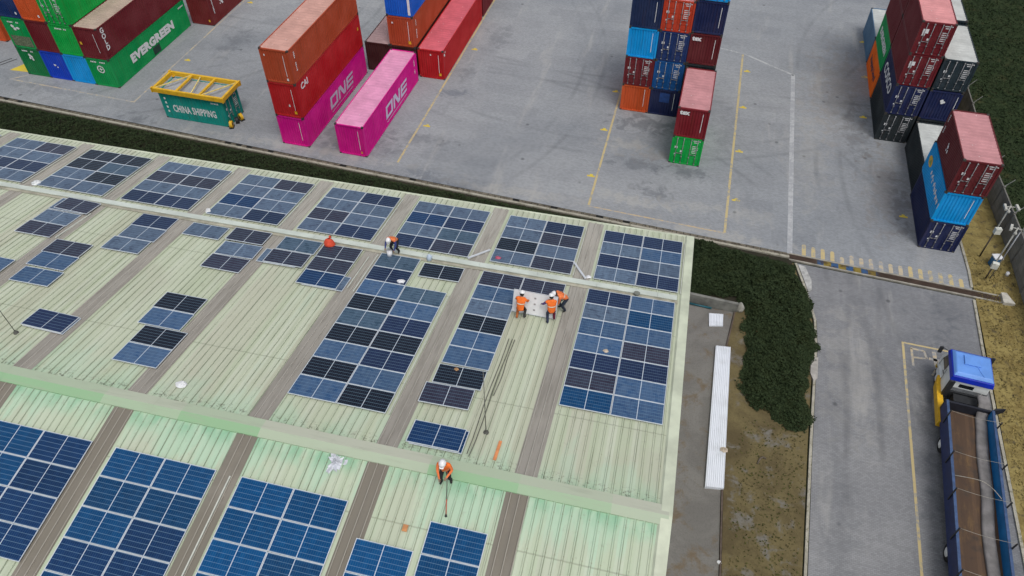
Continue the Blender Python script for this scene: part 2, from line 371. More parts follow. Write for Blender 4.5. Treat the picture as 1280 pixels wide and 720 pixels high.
# ------------------------------------------------------------------ foliage
def noise2(x, y): return math.sin(x*1.7+1.3*math.sin(y*.9))*math.cos(y*1.3+.7*math.sin(x*.8))*.5+.5*math.sin(x*.43-y*.61)
def inside(p, poly):
    c = False; n = len(poly); j = n-1
    for i in range(n):
        xi, yi = poly[i]; xj, yj = poly[j]
        if (yi > p[1]) != (yj > p[1]) and p[0] < (xj-xi)*(p[1]-yi)/(yj-yi)+xi: c = not c
        j = i
    return c
def edge_dist(p, poly):
    m = 1e9; P = Vector(p)
    for i in range(len(poly)):
        a, b_ = Vector(poly[i]), Vector(poly[(i+1) % len(poly)]); ab = b_-a; tt = max(0, min(1, (P-a).dot(ab)/ab.length_squared)); m = min(m, (P-a-ab*tt).length)
    return m
def leafmat(name, cs):
    t = NT(name); v = t.coord('Object')
    r = t.n('ShaderNodeNewGeometry').outputs['Random Per Island']
    a = t.mix(r, cs[0], cs[1]); a = t.mix(t.ramp(t.noise(v, .8, 4), .45, .7), a, cs[2])
    return t.out(a, .75, 0, .12)
def leaves(name, poly, n, size, hmax, m, zbase=0., grow=.25):
    b = MB(); xs = [p[0] for p in poly]; ys = [p[1] for p in poly]; k = 0
    while k < n:
        x, y = random.uniform(min(xs)-grow, max(xs)+grow), random.uniform(min(ys)-grow, max(ys)+grow)
        ins = inside((x, y), poly); e = edge_dist((x, y), poly)
        sd = e if ins else -e
        if sd < grow*(.9*noise2(x*2.1+1, y*2.1)-.15)+random.gauss(0, .06): continue
        k += 1
        top = hmax*(min(1, .25+e/.8) if ins else .2)*(.7+.34*noise2(x*1.5, y*1.5)+.26*noise2(x*4.3, y*4.3)+.15*noise2(x*11, y*11))
        z = zbase+top*(1-random.random()**2*.75); s = size*random.uniform(.6, 1.5)
        q = Euler((random.gauss(0, .5), random.gauss(0, .5), random.uniform(0, 6.28))).to_matrix()
        c = Vector((x, y, z)); w_ = s*.3
        b.poly([c+q@Vector((-s*.5, 0, 0)), c+q@Vector((0, -w_, s*.1)), c+q@Vector((s*.5, 0, 0)), c+q@Vector((0, w_, s*.1))])
    return b.build(name, m)
HEDGE = leafmat('hedge leaves', ((.019, .032, .014, 1), (.038, .055, .023, 1), (.03, .043, .017, 1)))
tag(leaves('hedge', [(2.4, 37.0), (5.7, 37.5), (6.5, 36.4), (6.55, 32.6), (6.7, 28.9), (8.4, 28.3), (10.15, 27.8), (10.35, 31), (10.25, 33), (10.72, 34.8), (10.7, 36.7), (9.9, 40), (9.3, 41.5), (2.4, KY(2.4)-.55)], 62000, .13, .85, HEDGE, grow=.45),
    'dense dark green hedge filling the corner between the warehouse gable and the road', 'hedge')
tag(leaves('hedge_strip', [(-66, 39.5), (2.3, 39.0), (2.3, KY(2.3)-.6), (-66, KY(-66)-.6)], 80000, .13, .5, HEDGE, grow=.15),
    'long low dark green hedge between the yard kerb and the roof eave', 'hedge')
g = leaves('grass', [(24.9, 36), (40, 36), (48, 105), (24.6, 105), (23.6, 90), (23.6, 60), (24.6, 52)], 45000, .2, .2, leafmat('field grass', ((.018, .032, .012, 1), (.025, .041, .015, 1), (.03, .042, .017, 1))), -.1)
g['kind'] = 'stuff'
g = leaves('weeds', [(6.4, 17), (9.8, 17), (10.2, 27.5), (6.6, 28)], 900, .11, .1, leafmat('weed leaves', ((.04, .05, .014, 1), (.1, .095, .03, 1), (.08, .065, .03, 1))), .01)
g['kind'] = 'stuff'
g = leaves('dry_grass', [(21.4, 10), (25, 10), (24.3, 46), (21.5, 46)], 4500, .13, .08, leafmat('dry grass', ((.2, .155, .055, 1), (.3, .235, .085, 1), (.13, .105, .045, 1))), -.02)
g['kind'] = 'stuff'

# ------------------------------------------------------------------ warehouse
TH = R(1.3754); CT, ST = math.cos(TH), math.sin(TH)
aU, bU, aL, bL = 15.2289, -.177993, 11.2290, .119506
W0 = 13.445; ZR = aU+bU*W0
def zroof(w): return aU+bU*w if w > W0 else aL+bL*w
def B2W(u, w, dz=0): return Vector((u*CT-w*ST, u*ST+w*CT, zroof(w)+dz))
def roofrot(w): return (math.atan(bU if w > W0 else bL), 0, TH)
UO, WO = -20., W0
wh = empty('warehouse', (UO*CT-WO*ST, UO*ST+WO*CT, 0), (0, 0, TH), 'large warehouse with pale green ribbed metal roof carrying solar panels', 'warehouse')
def P(u, w, z): return (u-UO, w-WO, z)
UL, UR, WE, WN = -62., 2.42, 31.95, -8.
def rooftop_material():
    t = NT('weathered green roof sheet'); v = t.coord('Object'); s = t.sep(v)
    pan = t.math('FLOOR', t.math('DIVIDE', s[0], .32)); wn = t.n('ShaderNodeTexWhiteNoise', noise_dimensions='1D'); t.l(pan, wn.inputs['W'])
    pan3 = t.math('FLOOR', t.math('DIVIDE', s[0], .96)); wn3 = t.n('ShaderNodeTexWhiteNoise', noise_dimensions='1D'); t.l(pan3, wn3.inputs['W'])
    st = t.noise(t.scale(v, (3.2, .22, 1)), 1., 5, .6); big = t.noise(v, .16, 5, .6, .5); fine = t.noise(v, 3.5, 6, .7)
    a = t.mix(wn.outputs['Value'], (.46, .51, .365, 1), (.54, .575, .45, 1))
    a = t.mix(t.ramp(wn3.outputs['Value'], .55, .9, 0, .5), a, (.47, .46, .36, 1))
    a = t.mix(t.ramp(big, .48, .68, 0, .55), a, (.45, .45, .35, 1))
    a = t.mix(t.ramp(st, .5, .75, 0, .35), a, (.34, .37, .27, 1))
    # unfaded mint sheet around the ridge
    dR = t.math('ABSOLUTE', s[1]); k = t.math('ADD', t.math('ADD', t.ramp(dR, 3.6, .3), t.math('MULTIPLY', t.math('SUBTRACT', wn.outputs['Value'], .5), .45)), t.ramp(t.noise(t.scale(v, (.9, .35, 1)), .55, 5, .6, .4), .3, .7, -.75, .4))
    lower = t.ramp(s[1], .2, -.2, .55, 1.1)
    a = t.mix(t.math('MULTIPLY', t.ramp(k, .2, .95, 0, .7), lower), a, (.4, .58, .42, 1))
    near = t.math('MULTIPLY', t.ramp(dR, 1.3, .4), t.ramp(t.noise(t.scale(v, (1.6, .6, 1)), 1.1, 5), .36, .62)); near = t.math('MULTIPLY', near, t.ramp(s[1], .2, -.2, .25, .8))
    a = t.mix(near, a, (.17, .42, .25, 1))
    a = t.mix(t.ramp(s[1], 0., -.1, 0, .22), a, (.44, .58, .42, 1))
    # dirt lying along each rib, darkened to paint in the weak rib shading
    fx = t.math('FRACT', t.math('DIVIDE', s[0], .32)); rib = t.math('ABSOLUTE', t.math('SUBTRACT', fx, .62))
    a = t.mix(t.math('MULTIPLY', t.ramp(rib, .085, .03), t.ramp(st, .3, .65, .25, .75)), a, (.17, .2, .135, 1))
    fr_ = t.math('ABSOLUTE', t.math('SUBTRACT', t.math('FRACT', t.math('DIVIDE', s[1], 1.45)), .5)); a = t.mix(t.math('MULTIPLY', t.ramp(fr_, .02, .01, 0, .32), t.ramp(rib, .12, .06)), a, (.2, .18, .12, 1))
    lap_ = t.math('ABSOLUTE', t.math('SUBTRACT', t.math('FRACT', t.math('DIVIDE', s[1], 6.1)), .62)); a = t.mix(t.ramp(lap_, .006, .003, 0, .45), a, (.2, .22, .15, 1))
    rd = t.math('MULTIPLY', t.ramp(s[1], 1.15, .5), t.math('MULTIPLY', t.ramp(s[1], .3, .45), t.ramp(t.noise(t.scale(v, (1, 1.6, 1)), 6., 6, .75), .53, .62))); a = t.mix(t.math('MULTIPLY', rd, .8), a, (.1, .1, .075, 1))  # dark specks above the ridge cap: dirt plus cap-edge shadow put into the colour
    a = t.mix(t.ramp(fine, .6, .76, 0, .4), a, (.25, .24, .17, 1))
    blot = t.ramp(t.noise(t.scale(v, (1, .5, 1)), 1.7, 6, .7, .5), .6, .74, 0, .35); a = t.mix(blot, a, (.3, .29, .22, 1))
    return t.out(a, .6, 0, .3)
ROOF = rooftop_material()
def skylight_material():
    t = NT('dirty translucent sheet'); v = t.coord('Object'); s = t.sep(v)
    st = t.noise(t.scale(v, (6, .5, 1)), 1., 5, .65); big = t.noise(v, .35, 5)
    a = t.mix(t.ramp(s[1], 19., 2., 0, 1), (.39, .37, .325, 1), (.3, .28, .245, 1)); a = t.mix(t.ramp(s[1], 0., -.3), a, (.195, .175, .14, 1))
    a = t.mix(t.ramp(st, .4, .7, 0, .5), a, (.17, .155, .13, 1)); a = t.mix(t.ramp(big, .5, .75, 0, .35), a, (.4, .37, .32, 1))
    fx = t.math('FRACT', t.math('DIVIDE', s[0], .32)); rib = t.math('ABSOLUTE', t.math('SUBTRACT', fx, .5))
    a = t.mix(t.ramp(rib, .07, .03, 0, .55), a, (.42, .4, .35, 1))
    return t.out(a, .65, 0, .3)
SKYL = skylight_material()
def ribbed(u0, u1, w0, w1, dz, phase=.5, pitch=.32):
    """trapezoid-ribbed roof sheet from eave w0 to ridge w1"""
    b = MB(); us = []; k = math.floor((u0-UO)/pitch)-1
    while True:
        c = UO+(k+phase)*pitch
        for du, h in ((-.045, 0), (-.018, .035), (.018, .035), (.045, 0)):
            if u0 < c+du < u1: us.append((c+du, h))
        if c > u1: break
        k += 1
    us = [(u0, 0)]+us+[(u1, 0)]
    n = 14; rows = []
    for i in range(n+1):
        w_ = w0+(w1-w0)*i/n; rows.append([P(u, w_, zroof_s(w_, w0, w1)+h+dz) for u, h in us])
    base = 0
    for r in rows: b.v += r
    m = len(us)
    up = w1 > w0
    for i in range(n):
        for j in range(m-1):
            f = (i*m+j, i*m+j+1, (i+1)*m+j+1, (i+1)*m+j); b.f.append(f if up else f[::-1]); b.m.append(0)
    return b
def zroof_s(w_, w0, w1): return aU+bU*w_ if max(w0, w1) > W0+.01 else aL+bL*w_
STRIPS = [-2.85-5.32*k for k in range(11)]
def strips_split(u0, u1):
    return [(c-.44, c+.44) for c in STRIPS if c-.44 > u0]
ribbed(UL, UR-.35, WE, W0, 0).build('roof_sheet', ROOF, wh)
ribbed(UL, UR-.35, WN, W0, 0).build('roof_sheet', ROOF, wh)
for c in STRIPS:
    dc = -.1 if c < -5 else 0
    ribbed(c+dc-.43, c+dc+.43, WE-.08, W0+.3, .012).build('skylight_sheet', SKYL, wh)
    ribbed(c-.12-.43, c-.12+.43, WN, W0-.3, .012).build('skylight_sheet', SKYL, wh)
# ridge cap in lapped lengths
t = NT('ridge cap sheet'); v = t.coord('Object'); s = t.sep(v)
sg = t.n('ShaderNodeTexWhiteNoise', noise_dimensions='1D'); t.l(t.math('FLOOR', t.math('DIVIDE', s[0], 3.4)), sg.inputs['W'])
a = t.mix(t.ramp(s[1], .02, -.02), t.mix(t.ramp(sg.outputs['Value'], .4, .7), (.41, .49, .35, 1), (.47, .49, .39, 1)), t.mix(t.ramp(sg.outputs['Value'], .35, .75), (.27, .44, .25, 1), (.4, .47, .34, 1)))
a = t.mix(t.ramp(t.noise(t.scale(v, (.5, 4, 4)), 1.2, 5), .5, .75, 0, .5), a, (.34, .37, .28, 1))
CAP = t.out(a, .6)
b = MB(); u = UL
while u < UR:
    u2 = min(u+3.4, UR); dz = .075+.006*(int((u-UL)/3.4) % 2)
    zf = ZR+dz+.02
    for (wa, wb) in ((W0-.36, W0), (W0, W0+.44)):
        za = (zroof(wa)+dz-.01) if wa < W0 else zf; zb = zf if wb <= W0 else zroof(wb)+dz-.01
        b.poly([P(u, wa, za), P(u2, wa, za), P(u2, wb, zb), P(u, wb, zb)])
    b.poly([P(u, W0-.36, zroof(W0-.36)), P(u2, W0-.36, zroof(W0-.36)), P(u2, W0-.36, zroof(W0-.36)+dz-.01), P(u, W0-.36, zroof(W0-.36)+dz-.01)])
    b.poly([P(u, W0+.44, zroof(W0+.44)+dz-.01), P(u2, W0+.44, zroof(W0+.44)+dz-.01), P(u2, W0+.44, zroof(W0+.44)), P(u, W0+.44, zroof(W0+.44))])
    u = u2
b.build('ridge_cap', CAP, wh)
# gable flashing
FL = simple('pale green flashing', (.56, .6, .46, 1), .55, 0, .18, .8)
b = MB()
for (wa, wb) in ((WN, W0), (W0, WE+.05)):
    for (ua, ub, h0, h1) in ((UR-.36, UR-.28, .0, .09), (UR-.28, UR+.12, .09, .09)):
        za, zb = zroof_s(wa, wa, wb), zroof_s(wb, wa, wb)
        b.poly([P(ua, wa, za+h0), P(ub, wa, za+h1), P(ub, wb, zb+h1), P(ua, wb, zb+h0)])
    za, zb = zroof_s(wa, wa, wb), zroof_s(wb, wa, wb)
    b.poly([P(UR+.12, wa, za+.09), P(UR+.12, wa, za-.25), P(UR+.12, wb, zb-.25), P(UR+.12, wb, zb+.09)])
b.build('gable_flashing', FL, wh)
b = MB(); b.box(P(UL, WE-.02, zroof(WE)-.2), P(UR+.12, WE+.16, zroof(WE)-.03)); b.build('eave_gutter', FL, wh)
WALLM = simple('wall cladding', (.5, .55, .45, 1), .7, 0, .12, .6)
b = MB()
pts = [(UR, WN), (UR, WE-.1), (UL, WE-.1), (UL, WN)]
zt = lambda w_: zroof(w_)-.03
b.poly([P(UR, WN, 0), P(UR, WE-.1, 0), P(UR, WE-.1, zt(WE-.1)), P(UR, W0, ZR-.03), P(UR, WN, zt(WN))])
b.poly([P(UL, WE-.1, 0), P(UL, WN, 0), P(UL, WN, zt(WN)), P(UL, W0, ZR-.03), P(UL, WE-.1, zt(WE-.1))])
b.poly([P(UR, WE-.1, 0), P(UL, WE-.1, 0), P(UL, WE-.1, zt(WE-.1)), P(UR, WE-.1, zt(WE-.1))])
b.poly([P(UL, WN, 0), P(UR, WN, 0), P(UR, WN, zt(WN)), P(UL, WN, zt(WN))])
b.build('wall', WALLM, wh)
# walkway tray along the upper roof, on short feet, with a lap flashing below it
b = MB(); sl = bU
TR = simple('walkway tray', (.6, .65, .58, 1), .5, .1, .12, .9)
def uwbox(b, u0, u1, w0, w1, z0, z1, m=0):
    b.hexa([P(u0, w0, zroof(w0)+z0), P(u1, w0, zroof(w0)+z0), P(u1, w1, zroof(w1)+z0), P(u0, w1, zroof(w1)+z0),
            P(u0, w0, zroof(w0)+z1), P(u1, w0, zroof(w0)+z1), P(u1, w1, zroof(w1)+z1), P(u0, w1, zroof(w1)+z1)], m)
u = UL
while u < 1.9:
    u2 = min(u+3., 1.95); uwbox(b, u, u2-.012, 25.98, 26.34, .075, .13); u = u2
u = UL
while u < 1.9: uwbox(b, u, u+.06, 26.0, 26.32, .0, .073); u += 1.5
b.build('walkway', TR, wh)
b = MB(); u = UL
LAP = simple('dirty lap flashing', (.4, .38, .3, 1), .75, 0, .3, 1.5)
while u < 1.9:
    uwbox(b, u, min(u+2.6, 2.0)-.01, 25.78, 26.0, .036, .05); u += 2.6
b.build('lap_flashing', LAP, wh)

# ------------------------------------------------------------------ solar panels
PL, PW = 2.09, 1.153
def cellmat():
    t = NT('solar cells'); v = t.coord('Object'); s = t.sep(v)
    oi = t.n('ShaderNodeObjectInfo'); base = oi.outputs['Color']; dust = oi.outputs['Alpha']; rnd = oi.outputs['Random']
    off = t.n('ShaderNodeVectorMath', operation='ADD'); cb = t.n('ShaderNodeCombineXYZ'); t.l(t.math('MULTIPLY', rnd, 91.), cb.inputs[0]); t.l(t.math('MULTIPLY', rnd, 37.), cb.inputs[1])
    t.l(v, off.inputs[0]); t.l(cb.outputs[0], off.inputs[1]); vv = off.outputs[0]
    # cell rows: six across the short side, twelve per half along it
    hx = t.math('SUBTRACT', t.math('ABSOLUTE', s[0]), .012)
    def lines(x, pitch, half, ph=0.):
        f = t.math('ABSOLUTE', t.math('SUBTRACT', t.math('FRACT', t.math('ADD', t.math('DIVIDE', x, pitch), ph)), .5))
        return t.ramp(f, .5-half/pitch, .5-half/pitch*.4)
    rows = lines(s[1], 1.08/6, .011); cols = lines(hx, 1.01/12, .006)
    mid = t.ramp(t.math('ABSOLUTE', s[0]), .018, .011)
    edge = t.math('MAXIMUM', t.ramp(t.math('ABSOLUTE', s[0]), 1.016, 1.024), t.ramp(t.math('ABSOLUTE', s[1]), .553, .559))
    cell = t.n('ShaderNodeTexWhiteNoise', noise_dimensions='3D'); fl = t.n('ShaderNodeVectorMath', operation='FLOOR'); t.l(t.scale(vv, (1/.168, 1/.18, 0)), fl.inputs[0]); t.l(fl.outputs[0], cell.inputs['Vector'])
    c = t.mix(1., base, t.mix(cell.outputs['Value'], (.86, .86, .88, 1), (1.12, 1.12, 1.1, 1)), 'MULTIPLY')
    # painted sky reflection and film of dust with wiped and rained-on patches
    patch = t.ramp(t.noise(t.scale(vv, (1.5, 2.2, 1)), 1.7, 5, .65, .9), .52, .62)
    streak = t.ramp(t.noise(t.scale(vv, (7, .9, 1)), 1., 4, .6), .35, .75, .7, 1.25)
    dst = t.math('MULTIPLY', t.math('MULTIPLY', dust, streak), t.math('SUBTRACT', 1., t.math('MULTIPLY', patch, .75)))
    c = t.mix(dst, c, (.145, .21, .295, 1))
    lc = t.mix(.35, t.mix(.5, base, (.22, .42, .58, 1)), (.28, .42, .54, 1))
    c = t.mix(t.math('MULTIPLY', rows, .55), c, lc); c = t.mix(t.math('MULTIPLY', cols, .22), c, lc)
    c = t.mix(t.math('MAXIMUM', t.math('MULTIPLY', mid, .85), edge), c, (.56, .63, .7, 1))
    t.out(c, t.ramp(dust, 0, .8, .16, .5), 0, .13); return t.m
CELL = cellmat()
FRAME = simple('anodised frame', (.62, .66, .7, 1), .45, .05, .05)
def make_panel_meshes():
    g = MB(); g.box((-PL/2+.015, -PW/2+.015, .006), (PL/2-.015, PW/2-.015, .03))
    f = MB(); h = .036; e = .016
    f.box((-PL/2, -PW/2, 0), (PL/2, -PW/2+e, h)); f.box((-PL/2, PW/2-e, 0), (PL/2, PW/2, h))
    f.box((-PL/2, -PW/2+e, 0), (-PL/2+e, PW/2-e, h)); f.box((PL/2-e, -PW/2+e, 0), (PL/2, PW/2-e, h))
    return g.mesh('glass'), f.mesh('frame')
GM, FM = make_panel_meshes()
TONES = {'g': ((.045, .06, .105), .55, 'dusty grey-blue'), 'd': ((.01, .018, .058), .05, 'dark navy'), 'p': ((.024, .019, .037), .1, 'dark purplish'),  # paler tones carry painted sky reflection as well as dirt film
         'k': ((.007, .008, .016), .03, 'near-black'), 's': ((.02, .06, .15), .36, 'steel blue dusty'), 't': ((.02, .045, .075), .42, 'dull teal-grey'),
         'b': ((.003, .043, .125), .04, 'vivid blue'), 'n': ((.003, .053, .155), .02, 'bright blue'), 'm': ((.006, .028, .09), .03, 'deep blue')}
PGROUP = 'solar panels on the warehouse roof'
first = None
def panel(u, w_, tone, label, dz=.085, rz=0., tilt=0.):
    global first
    rx, _, _ = roofrot(w_)
    loc = B2W(u, w_, dz)
    r = empty('solar_panel', loc, (0, 0, 0), label, 'solar panel', PGROUP)
    r.rotation_euler = (Matrix.Rotation(TH, 4, 'Z') @ Matrix.Rotation(rx+tilt, 4, 'X') @ Matrix.Rotation(rz+random.gauss(0, .002), 4, 'Z')).to_euler()
    if first is None:
        gl = link('glass', GM, CELL, r); fr = link('frame', FM, FRAME, r); first = (gl, fr)
    else:
        gl, fr = first[0].copy(), first[1].copy()
        for o in (gl, fr): col.objects.link(o); o.parent = r
    c, dst, _ = TONES[tone]; k = random.uniform(.85, 1.2)
    gl.color = (c[0]*k, c[1]*k, c[2]*k, max(0, dst*random.uniform(.8, 1.2)))
    return r
PX_, PY_ = 2.11, 1.15
ORD = ('first', 'second', 'third', 'fourth', 'fifth', 'sixth', 'seventh', 'eighth', 'ninth', 'tenth')
def array(u0, w0, grid, where, start='eave', py=PY_, gap=.0, skew=(0, 0)):
    """grid: list of rows, each 'lr' tone letters ('.' = none); first row nearest the start edge"""
    for j, row in enumerate(grid):
        for i, tn in enumerate(row):
            if tn == '.': continue
            side = ('left', 'right')[i] if len(row) == 2 else 'only'
            panel(u0+PX_*(i+.5)+skew[0]*j, w0-py*(j+.5)+skew[1]*i, tn, f"{TONES[tn][2]} solar panel, {side+' column, ' if len(row) == 2 else ''}{ORD[j]} row from {start}, {where}")
far = [('dd', 'gs', 'dg', 'gd'), ('gd', 'gp', 'kg', 'gp'), ('gg', 'md', 'gt', 'dp'), ('gd', 'gg', 'pg', 'gd'), ('gp', 'gg', 'mg', 'gd'), ('gg', 'pp', 'gg', 'dd'), ('kk', 'kt', 'gk', 'gg'), ('gp', 'gg', 'dd', 'gg')]
fu = (-2.26, -7.62, -12.98, -18.28, -23.6, -28.9, -34.22, -39.45)
for k, (g_, u0) in enumerate(zip(far, fu)):
    array(u0, 31.22, g_, f"{ORD[k]} far array from gable")
array(-44.8, 31.22, ('gg', 'dg', 'gd', 'gg'), 'ninth far array from gable')
array(-2.34, 25.74, ('ds', 'gb', 'ss', 'sp', 'dd', 'ps', 'bs'), 'big array by gable', 'walkway', 1.155)
array(-13.1, 25.76, ('t.', 'd.', 'st', 'ks', 'td', 'kk', 'sd', 'ks', 'sk'), 'tall middle array', 'walkway', 1.153)
array(-7.68, 25.72, ('pp', 's.', 'g.', 'k.', 's.', 's.'), 'narrow array left of workers', 'walkway', 1.155)
near = [(-18.3, 11.5, ('bb', 'bb', 'bm', 'mm', 'bm', 'bb'), 'third near array from gable'), (-23.52, 11.52, ('bm', 'bm', 'mm', 'bm'), 'fourth near array from gable'),
        (-13.06, 11.47, ('nn', 'nn', 'nb', 'nn', 'bb'), 'second near array from gable')]
for u0, w0, g_, wh_ in near: array(u0, w0, g_, wh_, 'ridge', 1.162)
array(-8.1, 10.28, ('n', 'n', 'n'), 'inner near array by the ridge worker', 'top', 1.162)
array(-5.74, 11.42, ('n', 'n', 'n', 'n'), 'near single-file array next to gable', 'top', 1.162)
array(-28.8, 11.5, ('bb', 'bm', 'mm'), 'fifth near array from gable', 'ridge', 1.162)
# loose and half-placed panels
loose = [(-30.49, 25.3, 'p', 'purplish panel lying on another beside the walkway, top of leftmost loose trio', .135, -.05),
 (-30.78, 25.24, 'g', 'grey panel half hidden under the purplish panel beside the walkway', .085, 0),
 (-30.78, 24.02, 'g', 'dusty grey panel between two dark ones in leftmost loose trio', .085, -.02),
 (-30.86, 22.87, 'p', 'dark panel at the lower end of the leftmost loose trio', .085, 0),
 (-28.3, 21.73, 'p', 'dark upper panel of the loose trio left of the long skylight', .085, 0),
 (-28.22, 20.6, 's', 'blue-grey middle panel of the loose trio left of the long skylight', .085, -.01),
 (-28.07, 19.33, 's', 'blue-grey lowest panel of the loose trio left of the long skylight', .085, .01),
 (-31.0, 19.6, 's', 'blue panel cut off at the left edge of the picture', .085, 0),
 (-25.67, 25.1, 'd', 'navy upper panel of the loose trio below the seventh far array', .085, .02),
 (-25.62, 23.95, 'g', 'grey middle panel of the loose trio below the seventh far array', .085, -.01),
 (-25.75, 22.8, 'g', 'grey lowest panel of the loose trio below the seventh far array', .085, .01),
 (-22.65, 25.06, 'g', 'single grey panel lying close under the walkway', .085, 0),
 (-20.22, 25.18, 'p', 'purplish panel with thick white edge just under the walkway', .15, 0),
 (-20.12, 23.95, 'g', 'grey middle panel of the loose trio with the white-edged panel', .1, .02),
 (-20.17, 22.76, 'p', 'dark lowest panel of the loose trio with the white-edged panel', .085, -.01),
 (-17.38, 25.18, 't', 'teal-grey panel left of the red sack under the walkway', .1, 0),
 (-17.45, 23.97, 'p', 'purple-brown panel below the teal-grey one by the red sack', .12, .01),
 (-17.8, 23.93, 'g', 'grey panel peeking out under the purple-brown one', .075, .01),
 (-15.14, 25.1, 'p', 'purplish panel touching the red sack, first of three in line', .125, .02),
 (-15.13, 23.95, 'p', 'purplish blue-tinged panel, second of three below the red sack', .125, 0),
 (-15.1, 22.8, 'm', 'deep blue panel, third of three below the red sack', .125, 0),
 (-14.78, 22.78, 'g', 'grey panel sticking out under the deep blue one', .075, 0),
 (-9.66, 25.0, 'k', 'lone black panel right of the white gloves, under the walkway', .085, .03),
 (-6.64, 18.13, 'k', 'near-black panel with a brown lump on it, slightly skewed', .1, .02),
 (-6.83, 16.92, 'p', 'dark purplish panel below the skewed near-black one', .13, .02),
 (-6.57, 14.79, 'm', 'deep blue panel on top of a stack of two near the ridge', .135, .01),
 (-6.45, 14.76, 'm', 'lower panel of the stack of two near the ridge', .085, .01),
 (-20.46, 19.37, 'k', 'near-black top panel of the loose line of four mid roof', .085, 0),
 (-20.42, 18.2, 's', 'blue second panel of the loose line of four mid roof', .085, 0),
 (-19.98, 17.0, 'k', 'near-black third panel of the loose line of four mid roof', .085, 0),
 (-19.98, 15.83, 's', 'slate blue last panel of the loose line of four mid roof', .085, 0),
 (-25.13, 16.69, 'd', 'lone dark navy panel by the left lightning rod', .12, -.03),
 (-25.05, 16.67, 'g', 'panel almost hidden beneath the lone dark navy panel', .075, -.03)]
for (u, w_, tn, lb, dz, rz) in loose: panel(u, w_, tn, lb, dz, rz)
# mounting rails beside the arrays
def roofbar(name, m, u0, w0, u1, w1, wd, h, dz, label, cat, group=None):
    b = MB(); p, q = B2W(u0, w0, dz), B2W(u1, w1, dz); o = (p+q)/2
    b.bar(p-o, q-o, wd, h); return tag(b.build(name, m, None, False, tuple(o)), label, cat, group)
RAIL = simple('rail aluminium', (.6, .62, .55, 1), .45, .2, .1)
for k, u0 in enumerate(fu):
    roofbar('mounting_rail', RAIL, u0+4.34, 31.2, u0+4.34, 26.6, .04, .05, .065, f'thin pale rail along right edge of the {ORD[k]} far array from gable', 'rail', 'mounting rails')
roofbar('mounting_rail', RAIL, -8.75, 23.4, -8.75, 15.4, .04, .05, .065, 'thin pale rail along the right edge of the tall middle array', 'rail', 'mounting rails')
roofbar('mounting_rail', RAIL, -13.24, 25.6, -13.24, 22.4, .05, .05, .065, 'pale rail lying on the skylight just left of the tall middle array', 'rail', 'mounting rails')
roofbar('mounting_rail', RAIL, -13.62, 25.3, -13.62, 22.6, .04, .05, .065, 'pale rail on the skylight beside the deep blue panel', 'rail', 'mounting rails')
roofbar('mounting_rail', RAIL, -29.4, 24.9, -29.55, 22.4, .06, .05, .065, 'pale rail lying right of the leftmost loose trio', 'rail', 'mounting rails')
roofbar('mounting_rail', RAIL, -13.5, 11.4, -13.5, 6, .05, .05, .065, 'pale rail left of the second near array from gable', 'rail', 'mounting rails')
roofbar('loose_rail', ALU, -8.74, 26.55, -7.83, 27.61, .1, .06, .1, 'aluminium rail lying askew across skylight left of second far array', 'rail')
roofbar('loose_rail', ALU, -3.43, 27.75, -2.62, 26.5, .1, .06, .1, 'aluminium rail lying askew on skylight beside the first far array', 'rail')

# cables and rods on the roof
for k, (du, w1, tone) in enumerate(((-.14, 14.3, 'left of the three'), (0, 14.2, 'middle one of the three'), (.12, 17.5, 'right, shortest of the three'))):
    b = MB(); pts = [B2W(-5.1+du+.03*math.sin(i*1.1+k)*(.3+.12*i), 21.1+(w1-21.1)*i/8, .05) for i in range(9)]; o = pts[0].copy()
    b.tube([p-o for p in pts], .018, 6); tag(b.build('cable', simple('grey cable', (.12, .12, .1, 1), .6), None, True, tuple(o)), f'thin grey cable running down the roof to the ridge, {tone}', 'cable', 'cables on the roof')
for (u, w_, h, lb) in ((-4.8, 15.52, 3.9, 'thin upright lightning rod beside the roof cables near the ridge'), (-26.05, 15.68, 4.2, 'thin upright lightning rod at the left edge near the lone panel')):
    e = empty('lightning_rod', B2W(u, w_, .03), (0, 0, 0), lb, 'lightning rod')
    b = MB(); b.tube([(0, 0, 0), (0, 0, h)], [.022, .012], 6); b.build('rod', simple('dull rod', (.2, .2, .18, 1), .5, .4), e, True)
    b = MB(); b.tube([(0, 0, -.03), (0, 0, .02), (0, 0, .1), (0, 0, .16)], [.11, .11, .05, .03], 10); b.build('base', simple('rod base', (.09, .09, .08, 1), .7), e)
def crumple(r, h, m, n=10, seed=1, k=5):
    rnd = random.Random(seed); b = MB(); b.ball((0, 0, 0), r, r*.8, h, n, k, 0, -.1)
    b.v = [(x*(1+rnd.uniform(-.25, .25)), y*(1+rnd.uniform(-.25, .25)), max(0, z*(1+rnd.uniform(-.3, .3)))) for x, y, z in b.v]
    return b
def roofthing(name, b, m, u, w_, label, cat, dz=.03, smooth=False):
    return tag(b.build(name, m, None, smooth, tuple(B2W(u, w_, dz)), roofrot(w_)), label, cat)
RED = simple('red sackcloth', (.62, .07, .03, 1), .75, 0, .2, 5.)
b = MB(); b.ball((0, 0, .0), .29, .25, .4, 14, 8, 0, 0)
b.v = [(x*(1+.1*math.sin(9*z+5*x)), y*(1+.1*math.cos(8*z+4*y)), z) for x, y, z in b.v]; b.tube([(0, 0, .38), (.03, .02, .46), (.09, .03, .5)], [.07, .05, .09], 8)
roofthing('sack', b, RED, -15.93, 25.66, 'rounded red sack standing on a panel against the walkway', 'sack', .13, True)
roofthing('gloves', crumple(.2, .1, None, seed=4), simple('white cloth', (.72, .73, .75, 1), .9, 0, .1), -11.3, 23.72, 'pair of white gloves dropped on a navy panel', 'gloves', .11)
